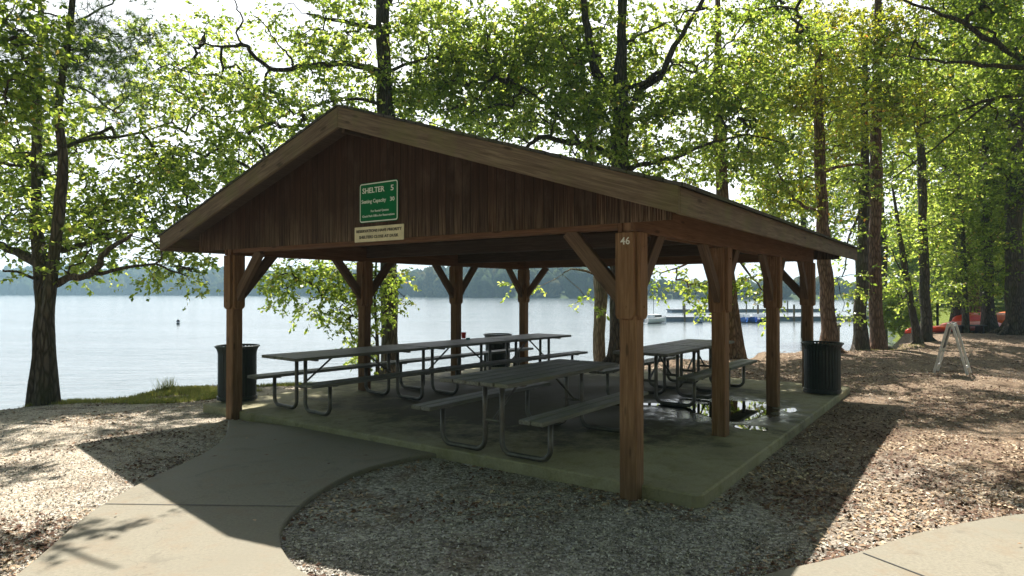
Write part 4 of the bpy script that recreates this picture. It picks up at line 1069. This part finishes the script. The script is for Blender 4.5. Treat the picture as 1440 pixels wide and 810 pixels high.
rt_tree('oak_tree', 'stout dark trunk between the red and the orange canoe', 1389, 26.5,
    [.26, (1389, 440, .235), (1388, 380, .22), (1387, 300, .18), (1385, 180, .1)], [[(1388, 350, 0, .07), (1410, 310, 0, .03)]],
    [(1385, 380, 26.3, 34, 34, 1.2, .8), (1395, 310, 26.5, 35, 50, 1.5, 1.1), (1385, 200, 26.5, 50, 60, 1.8, 1.1), (1398, 412, 26, 26, 12, .8, .7)], 'oak_bark', 48, vcol=(0, .75))
rt_tree('oak_tree', 'thickest dark trunk at the right edge of the photo', 1428, 24.8,
    [.34, (1427, 420, .30), (1426, 300, .28), (1428, 200, .26), (1430, 100, .2), (1432, -40, .12)],
    [[(1427, 260, 0, .08), (1400, 230, -.4, .05), (1370, 235, -.8, .03)], [(1428, 230, 0, .08), (1455, 200, .3, .05), (1490, 190, .5, .03)]],
    [(1412, 350, 24.6, 26, 40, 1.0, .6), (1410, 260, 24.4, 50, 50, 1.6, 1.0), (1430, 130, 24.6, 60, 70, 1.8, 1.0), (1400, 60, 24.6, 60, 60, 1.8, 1.0), (1405, 385, 24.2, 25, 18, .8, .6), (1500, 250, 25, 60, 120, 2, .7)],
    'oak_bark', 49, vcol=(0, .7))
# overhanging limbs from a tree right of the frame
f9 = foot(1600, 12.5)
_r = np.random.default_rng(77); DAP_R = []
for _ in range(24):
    gx_, gy_, zz_ = _r.uniform(3.6, 14), _r.uniform(5.5, 14.5), _r.uniform(8.2, 11.5)
    if gx_ < 5.5 and gy_ > 9: continue
    DAP_R.append(((gx_ + .05 * zz_, gy_ + .6 * zz_, zz_), (_r.uniform(.6, 1.7), _r.uniform(.3, .65), .25), 2.6))
make_tree('oak_tree', 'oak outside the right edge reaching in with long dark bare limbs at the top',
    [(f9, .32), (PX(1600, 400, 12.5), .27), (PX(1590, 200, 12.5), .24), (PX(1585, 50, 12.5), .2), (PX(1580, -150, 12.5), .14), (PX(1570, -400, 12.5), .05)],
    [[(Vector((11.4, 12.5, 8.2)), .1), (Vector((10.6, 13.2, 9.4)), .07), (Vector((8.6, 14.3, 10.1)), .05), (Vector((6.5, 14.5, 10.4)), .02)], LP([(1588, 150, 12.5, .1), (1500, 110, 12.6, .075), (1440, 84, 12.7, .062), (1385, 52, 12.8, .05), (1325, 18, 12.9, .035), (1270, 2, 13, .02), (1230, -8, 13, .01)]),
     LP([(1590, 180, 12.5, .08), (1500, 105, 12.2, .06), (1440, 95, 12.2, .048), (1385, 92, 12.3, .04), (1330, 85, 12.4, .028), (1275, 80, 12.5, .015)]),
     LP([(1590, 200, 12.5, .08), (1500, 145, 12.8, .05), (1440, 134, 12.9, .04), (1395, 140, 13, .034), (1340, 158, 13.1, .022), (1290, 176, 13.2, .012)]),
     LP([(1395, 140, 13, .028), (1350, 178, 13.1, .022), (1300, 218, 13.2, .016), (1240, 262, 13.3, .008)])],
    DAP_R + [((7.0, 15.5, 10.5), (2.6, 1.1, .8), .55), ((10.5, 17.5, 11), (2.8, 1.2, .8), .6), ((9.0, 12.4, 9.3), (1.6, .6, .5), .6), ((6.4, 12.0, 9.6), (1.2, .5, .4), .5), ((11.5, 13.8, 9.6), (1.8, .8, .5), .6), ((8.0, 9.6, 8.0), (1.2, .35, .3), .5), ((13.5, 19.5, 12), (3, 1.2, .8), .6)] + BL([(1380, 25, 13, 70, 30, 1.1, .95), (1300, 75, 13, 60, 28, 1.0, .8), (1400, 120, 13, 60, 30, 1.1, .85), (1330, 170, 13.1, 50, 24, .9, .7), (1500, 60, 12.8, 80, 70, 1.4, .8), (1420, 200, 13, 50, 30, 1, .6), (1440, -90, 13, 160, 70, 2, .6)]),
    mat='oak_leaf', seed=51, spacing=.46, per=48, lsize=.10, spread=.38, vcol=(0, .7))
# shrub over the little bay
f10 = foot(1262, 30.0)
make_tree('waterside_shrub', 'bright green shrub leaning over the small bay between the trunks',
    [(PX(1290, 470, 31), .06), (PX(1280, 450, 31), .05), (PX(1268, 430, 31), .03), (PX(1262, 410, 31), .02)], [],
    BL([(1262, 440, 31, 30, 28, 1.2, 1.2), (1285, 425, 32, 28, 34, 1.2, 1.0), (1250, 425, 31, 18, 20, .9, .9), (1285, 455, 32, 20, 14, .9, 1.0)]), seed=52, spacing=.62, per=60, lsize=.16, spread=.5, roots=0, cat='shrub', vcol=(.3, .9))
# trees beyond the lawn
bgs = [(1262, 62, 5.5, 3.2, 'round green tree at the far end of the small bay'), (1292, 58, 9.0, 3.6, 'pale green tree behind the lawn left of the marker post'), (1340, 60, 9.5, 5, 'wide green tree closing the lawn behind the A-frame'),
       (1385, 50, 10, 4.6, 'dark green tree behind the stout trunk by the canoes'), (1430, 46, 11, 5, 'tall dark tree in the deep shade at the right edge'), (1330, 84, 15, 7, 'tall hazy tree far behind the lawn'), (1410, 72, 15, 7, 'tall hazy tree far behind the right canoes'),
       (1475, 60, 13, 6, 'dark tree beyond the right edge behind the woods')]
for i, (x, Y, H, Rr, lab) in enumerate(bgs):
    f = foot(x, Y); z0 = f.z
    tr = [(f, .28), (f + Vector((.1, 0, H * .35)), .22), (f + Vector((-.1, .1, H * .7)), .14), (f + Vector((.1, 0, H * .95)), .05)]
    cz = z0 + H * .56
    bl = [((f.x, Y, cz), (Rr * .8, Rr * .8, H * .42), .8), ((f.x - Rr * .5, Y - .5, cz - H * .12), (Rr * .5, Rr * .5, H * .25), .8), ((f.x + Rr * .5, Y, cz - H * .05), (Rr * .5, Rr * .5, H * .28), .8), ((f.x, Y - Rr * .4, z0 + H * .25), (Rr * .7, Rr * .4, H * .16), .9)]
    if i in (1, 2, 5): bl = bl[:1] + [(c_, (r_[0], r_[1], r_[2] * .7), f_) for c_, r_, f_ in bl[1:3]]
    make_tree('background_tree', lab, tr, [], bl, mat='oak_leaf', seed=60 + i, spacing=1.15, per=60, lsize=.30, spread=.95, group='trees beyond the lawn', roots=0)
for i, (x, Y, H, Rr, lab) in enumerate([(-7, -5, 13, 6, 'added tree behind the photographer to the left of the path'), (1, -7, 15, 7, 'added tree straight behind the photographer'), (-13, -10, 16, 7, 'added tall tree far behind to the left of the photographer'), (10, -13, 17, 8, 'added tall tree far behind to the right of the photographer'), (9, -4, 14, 6, 'added tree behind the photographer to the right'), (15, 4, 13, 5.5, 'added tree standing right of the second path outside the picture'), (-15, 1, 12, 5, 'added tree left of the gravel outside the picture')]):  # unseen trees, added to block sky light and deepen the shade
    f = Vector((x, Y, gz(x, Y))); tr = [(f, .3), (f + Vector((.1, 0, H * .35)), .24), (f + Vector((-.1, .1, H * .7)), .15), (f + Vector((.1, 0, H * .95)), .05)]
    bl = [((x, Y, H * .6), (Rr, Rr * .8, H * .34), .8), ((x - Rr * .4, Y, H * .35), (Rr * .6, Rr * .5, H * .14), .8), ((x + Rr * .5, Y, H * .4), (Rr * .5, Rr * .5, H * .15), .8)]
    make_tree('woodland_tree', lab, tr, [], bl, mat='dark_leaf', seed=90 + i, spacing=1.25, per=42, lsize=.42, spread=1.0, group='unseen trees added to block sky light', roots=0)
for i, (x, Y, H, Rr, lab) in enumerate([(1240, 34, 15, 3.6, 'leafy tree deep in the wood behind the tall red-brown trunk'), (1345, 28.5, 16, 2.6, 'leafy tree deep in the wood above the lawn'), (1130, 37, 16, 3.8, 'leafy tree over the water behind the sunlit brown trunk'), (1470, 30, 15, 4.5, 'leafy tree at the right border behind the thickest trunk')]):
    f = foot(x, Y); tr = [(f, .22), (f + Vector((.1, 0, H * .4)), .18), (f + Vector((-.1, .1, H * .7)), .12), (f + Vector((.1, 0, H * .95)), .05)]
    bl = [((f.x, Y, H * .66), (Rr, Rr * .7, H * .30), .85), ((f.x - Rr * .3, Y - .5, H * (.38 if i != 1 else .5)), (Rr * .7, Rr * .6, H * .13), .7)]
    make_tree('woodland_tree', lab, tr, [], bl, mat='oak_leaf', seed=110 + i, spacing=1.1, per=60, lsize=.19, spread=.95, group='trees deeper in the wood', roots=0)
open('/tmp/leaves.txt', 'w').write(str(LEAVES)) if DEBUG else None

# ------------------------------------------------------------------ far wooded shore
rng = np.random.default_rng(5); V = []; Fc = []; va = []; k = 0
ico_v = []; n1, n2 = 10, 6
for i in range(n2 + 1):
    th = math.pi * i / n2
    for j in range(n1): ph = 2 * math.pi * (j + .5 * (i % 2)) / n1; ico_v.append((math.sin(th) * math.cos(ph), math.sin(th) * math.sin(ph), math.cos(th)))
ico_v = np.array(ico_v); ico_f = [(i * n1 + j, (i + 1) * n1 + j, (i + 1) * n1 + (j + 1) % n1, i * n1 + (j + 1) % n1) for i in range(n2) for j in range(n1)]
ico_f = np.array(ico_f); allv = []; allf = []
for row in range(9):
    xs = np.arange(-560, 420, 5.0 + row * .8)
    for x in xs:
        x = x + rng.uniform(-3, 3); y = far_line(x) + 4 + row * 14 + rng.uniform(-4, 4)
        if x / y < -.95 or x / y > 1.0: continue
        z = gz(x, y); r = rng.uniform(3.0, 5.4); h = r * rng.uniform(1.1, 1.7)
        if x > 45: r *= .62; h *= .45
        v = ico_v * np.array([r, r, h]) * (1 + rng.uniform(-.22, .22, (len(ico_v), 1))) + np.array([x, y, z + h * .75])
        allv.append(v); allf.append(ico_f + k); k += len(ico_v); va += [rng.uniform()] * len(ico_f)
allv = np.concatenate(allv); allf = np.concatenate(allf)
me = bpy.data.meshes.new('far_woods'); me.from_pydata(allv.tolist(), [], allf.tolist()); me.materials.append(M['far_foliage']); me.shade_smooth()
a = me.attributes.new('v', 'FLOAT', 'FACE'); a.data.foreach_set('value', np.array(va, dtype=np.float32))
o = link(bpy.data.objects.new('far_woods', me)); tag(o, 'blue green wooded shore across the lake', 'woods', kind='stuff')

# ------------------------------------------------------------------ ground litter
def in_poly(x, y, poly):
    x = np.asarray(x); y = np.asarray(y); c = np.zeros(x.shape, bool); n = len(poly)
    for i in range(n):
        x1, y1 = poly[i]; x2, y2 = poly[(i + 1) % n]
        m = ((y1 > y) != (y2 > y)) & (x < (x2 - x1) * (y - y1) / (y2 - y1 + 1e-12) + x1); c ^= m
    return c
slab_poly = [tuple(AB(a, b_)[:2]) for a, b_ in ((.0, -.6), (7.37, -.6), (7.37, 6.7), (.0, 6.7))]
p1 = [(p[0], p[1]) for p in pe]; p2 = [(p[0], p[1]) for p in pe2]
def scatter(n, xr, yr, seed, keep=None):
    rng = np.random.default_rng(seed); y = yr[0] + (yr[1] - yr[0]) * rng.uniform(size=n) ** 1.5; x = rng.uniform(-1, 1, n) * (y * .86 + .6)
    ok = (x > xr[0]) & (x < xr[1]) & (shore_dist(x, y) > .3)
    ok &= ~in_poly(x, y, slab_poly) & ~in_poly(x, y, p1) & ~in_poly(x, y, p2)
    if keep is not None: ok &= keep(x, y, rng)
    return x[ok], y[ok], rng
def chips(name, x, y, rng, size, lab, cat, vfun, tilt=.5, curl=.12, kind='stuff', elong=1.6):
    n = len(x); z = ground_z(x, y) + size * .12; th = rng.uniform(0, 2 * math.pi, n)
    s = size * rng.uniform(.5, 1.5, n)
    d = np.stack([np.cos(th), np.sin(th), rng.normal(size=n) * tilt], -1); d /= np.linalg.norm(d, axis=1, keepdims=True)
    e = np.stack([-np.sin(th), np.cos(th), rng.normal(size=n) * tilt], -1); e /= np.linalg.norm(e, axis=1, keepdims=True)
    p = np.stack([x, y, z + s * tilt * .3], -1); v = np.empty((n, 4, 3)); s = s[:, None]
    v[:, 0] = p - d * s * .5 * elong; v[:, 1] = p - e * s * .4 + np.array([0, 0, 1]) * s * curl; v[:, 2] = p + d * s * .5 * elong; v[:, 3] = p + e * s * .4 + np.array([0, 0, 1]) * s * curl
    o = npmesh(name, v.reshape(-1, 3), 4, 'chip', None, vfun(x, y, rng)); tag(o, lab, cat, kind=kind); return o
from_n = lambda x, y: np.array([noise.noise(Vector((a * .8, b_ * .8, 3))) for a, b_ in zip(x, y)])
x, y, rng = scatter(170000, (-12, 14), (3.6, 15), 71, lambda x, y, r: from_n(x * .7 + 9, y * .7) + r.uniform(-.35, .35, len(x)) - .45 * (x > 3.2) > -.16)
chips('gravel', x, y, rng, .015, 'loose pale grey gravel around the shelter', 'gravel', lambda x, y, r: r.uniform(0, .47, len(x)), .45, .3, elong=1.1)
x, y, rng = scatter(150000, (-12, 22), (3.6, 24), 72, lambda x, y, r: (from_n(x, y) + .35 * (x > 2.0) - .15 + r.uniform(-.3, .3, len(x))) > 0)
chips('fallen_leaves', x, y, rng, .026, 'dry brown fallen leaves and bark chips on the ground', 'leaf litter', lambda x, y, r: np.clip(r.uniform(.48, 1, len(x)) - .3 * (from_n(x * 1.5, y * 1.5 + 20) > .05), .5, 1), .35, .15)
# leaves blown on the concrete
rng = np.random.default_rng(9); n = 90; x = rng.uniform(-4, 4, n); y = rng.uniform(3.6, 9, n)
ok = (in_poly(x, y, p1) | in_poly(x, y, p2)); x, y = x[ok], y[ok]; th = rng.uniform(0, 6.28, len(x)); s = rng.uniform(.015, .035, len(x))[:, None]
d = np.stack([np.cos(th), np.sin(th), th * 0], -1); e = np.stack([-np.sin(th), np.cos(th), th * 0], -1); p = np.stack([x, y, th * 0 - .046], -1)
v = np.empty((len(x), 4, 3)); v[:, 0] = p - d * s; v[:, 1] = p - e * s * .5 + [0, 0, .006]; v[:, 2] = p + d * s; v[:, 3] = p + e * s * .5 + [0, 0, .006]
tag(npmesh('fallen_leaves', v.reshape(-1, 3), 4, 'chip', None, rng.uniform(.5, .8, len(x))), 'few dry leaves lying on the concrete paths', 'leaf litter', kind='stuff')
# grass by the water and thin tufts
rng = np.random.default_rng(19); xs = []; ys = []; hs = []
for (px0, px1, yy0, yy1, n, h) in ((120, 300, 552, 560, 5200, .06), (205, 245, 551, 556, 260, .22), (300, 345, 552, 562, 900, .05), (560, 690, 520, 527, 2200, .07), (1190, 1300, 486, 491, 900, .05)):
    for _ in range(n):
        q = on_ground(rng.uniform(px0, px1), rng.uniform(yy0, yy1), -.2); xs.append(q.x); ys.append(q.y); hs.append(h * rng.uniform(.5, 1.3))
cx_ = rng.uniform(-8.3, -3.8, 90000); cy_ = rng.uniform(10.2, 15.5, 90000); dd_ = shore_dist(cx_, cy_)
m_ = (dd_ > .75) & (dd_ < 1.9 + .5 * np.sin(cx_ * 2.1)) & ~in_poly(cx_, cy_, slab_poly) & (np.array([noise.noise(Vector((a, b_, 0)) * 1.3) for a, b_ in zip(cx_, cy_)]) > -.2); xs += list(cx_[m_]); ys += list(cy_[m_]); hs += list(rng.uniform(.03, .08, m_.sum()))
x = np.array(xs); y = np.array(ys); h = np.array(hs)[:, None]; n = len(x); ok = (shore_dist(x, y) > .0) & ~in_poly(x, y, slab_poly); x, y, h = x[ok], y[ok], h[ok]; n = len(x)
p = np.stack([x, y, ground_z(x, y) - .01], -1); th = rng.uniform(0, 6.28, n); e = np.stack([np.cos(th), np.sin(th), th * 0], -1) * .007
lean = np.stack([rng.normal(size=n) * .35, rng.normal(size=n) * .35, np.ones(n)], -1)
v = np.empty((n, 3, 3)); v[:, 0] = p - e; v[:, 1] = p + e; v[:, 2] = p + lean * h
tag(npmesh('grass', v.reshape(-1, 3), 3, 'grass_blade', None, rng.uniform(0, 1, n)), 'thin yellow green grass along the bank', 'grass', kind='stuff')

# ------------------------------------------------------------------ haze
b = MB(); b.box(-1490, 1490, -370, 1390, -8, 60)
hz = b.build('haze', 'sign_white'); hz.data.materials.clear()
hm = bpy.data.materials.new('haze_air'); hm.use_nodes = True; ht = hm.node_tree; ht.nodes.clear()
ho = ht.nodes.new('ShaderNodeOutputMaterial'); hv = ht.nodes.new('ShaderNodeVolumePrincipled')
hv.inputs['Color'].default_value = (.5, .74, .9, 1); hv.inputs['Density'].default_value = .0006; hv.inputs['Anisotropy'].default_value = .0
ht.links.new(hv.outputs[0], ho.inputs['Volume']); hz.data.materials.append(hm); tag(hz, 'thin pale air haze', 'haze', kind='stuff')

# ------------------------------------------------------------------ light
AZ, EL, CLOUD = 4.5, 59.0, 18.5
w = bpy.data.worlds.new('World'); scn.world = w; w.use_nodes = True; nt = w.node_tree
bg = nt.nodes['Background']; sk = nt.nodes.new('ShaderNodeTexSky'); sk.sky_type = 'NISHITA'; sk.sun_disc = False
sk.sun_elevation = R(EL); sk.sun_rotation = R(AZ); sk.altitude = 100; sk.air_density = 1.0; sk.dust_density = 2.0; sk.ozone_density = 1.0; sk.sun_intensity = 1.0
def wn(typ, **kw):
    nd = nt.nodes.new(typ)
    for k_, v_ in kw.items():
        if k_ == 'op': nd.operation = v_
        elif isinstance(v_, bpy.types.NodeSocket): nt.links.new(v_, nd.inputs[int(k_[1:])])
        else: nd.inputs[int(k_[1:])].default_value = v_
    return nd
tc = nt.nodes.new('ShaderNodeTexCoord').outputs['Generated']
nz = nt.nodes.new('ShaderNodeTexNoise'); nz.inputs['Scale'].default_value = 2.4; nz.inputs['Detail'].default_value = 6
mp = nt.nodes.new('ShaderNodeMapping'); mp.inputs['Scale'].default_value = (1, 1, 2.2); nt.links.new(tc, mp.inputs[0]); nt.links.new(mp.outputs[0], nz.inputs['Vector'])
cr = nt.nodes.new('ShaderNodeValToRGB'); cr.color_ramp.elements[0].position = .34; cr.color_ramp.elements[1].position = .56; nt.links.new(nz.outputs[0], cr.inputs[0])
# cloud deck lit from behind: white on the sun's side of the sky, thinning to clear blue overhead and behind
sy = nt.nodes.new('ShaderNodeSeparateXYZ'); nt.links.new(tc, sy.inputs[0])
front = wn('ShaderNodeMapRange', _0=sy.outputs[1], _1=.15, _2=.75); low = wn('ShaderNodeMapRange', _0=sy.outputs[2], _1=.75, _2=.45)
mk = wn('ShaderNodeMath', op='MULTIPLY', _0=front.outputs[0], _1=low.outputs[0])
cl = wn('ShaderNodeMath', op='MULTIPLY', _0=wn('ShaderNodeMath', op='MULTIPLY_ADD', _0=cr.outputs[0], _1=.4, _2=.6).outputs[0], _1=mk.outputs[0])
mx = nt.nodes.new('ShaderNodeMix'); mx.data_type = 'RGBA'; mx.inputs[7].default_value = (CLOUD, CLOUD * 1.02, CLOUD * 1.05, 1)
nt.links.new(cl.outputs[0], mx.inputs[0]); nt.links.new(sk.outputs[0], mx.inputs[6]); nt.links.new(mx.outputs[2], bg.inputs[0])
bg.inputs[1].default_value = .05
sd = bpy.data.lights.new('Sun', 'SUN'); sd.energy = 5.0; sd.angle = R(.53); sd.color = (1, .95, .86)
so = bpy.data.objects.new('Sun', sd); col.objects.link(so)
sv = Vector((math.sin(R(AZ)) * math.cos(R(EL)), math.cos(R(AZ)) * math.cos(R(EL)), math.sin(R(EL))))
so.rotation_euler = (-sv).to_track_quat('-Z', 'Y').to_euler(); so.location = (0, 0, 30)

# ------------------------------------------------------------------ camera
cd = bpy.data.cameras.new('Camera'); cam = bpy.data.objects.new('Camera', cd); col.objects.link(cam)
cd.sensor_width = 36; cd.lens = 36 * F / 1440; cd.clip_end = 5000; cd.clip_start = .05
cam.location = (0, 0, EYE); cam.rotation_euler = (math.pi / 2 + PITCH, 0, 0); scn.camera = cam
vs_ = scn.view_settings; vs_.view_transform = 'Standard'; vs_.look = 'None'; vs_.gamma = 1; vs_.use_curve_mapping = False; vs_.exposure = 1.15
cy = scn.cycles; cy.max_bounces = 6; cy.diffuse_bounces = 3; cy.glossy_bounces = 3; cy.transmission_bounces = 4; cy.volume_bounces = 1; cy.transparent_max_bounces = 4
cy.use_denoising = True; cy.sample_clamp_indirect = 6; cy.caustics_reflective = False; cy.caustics_refractive = False
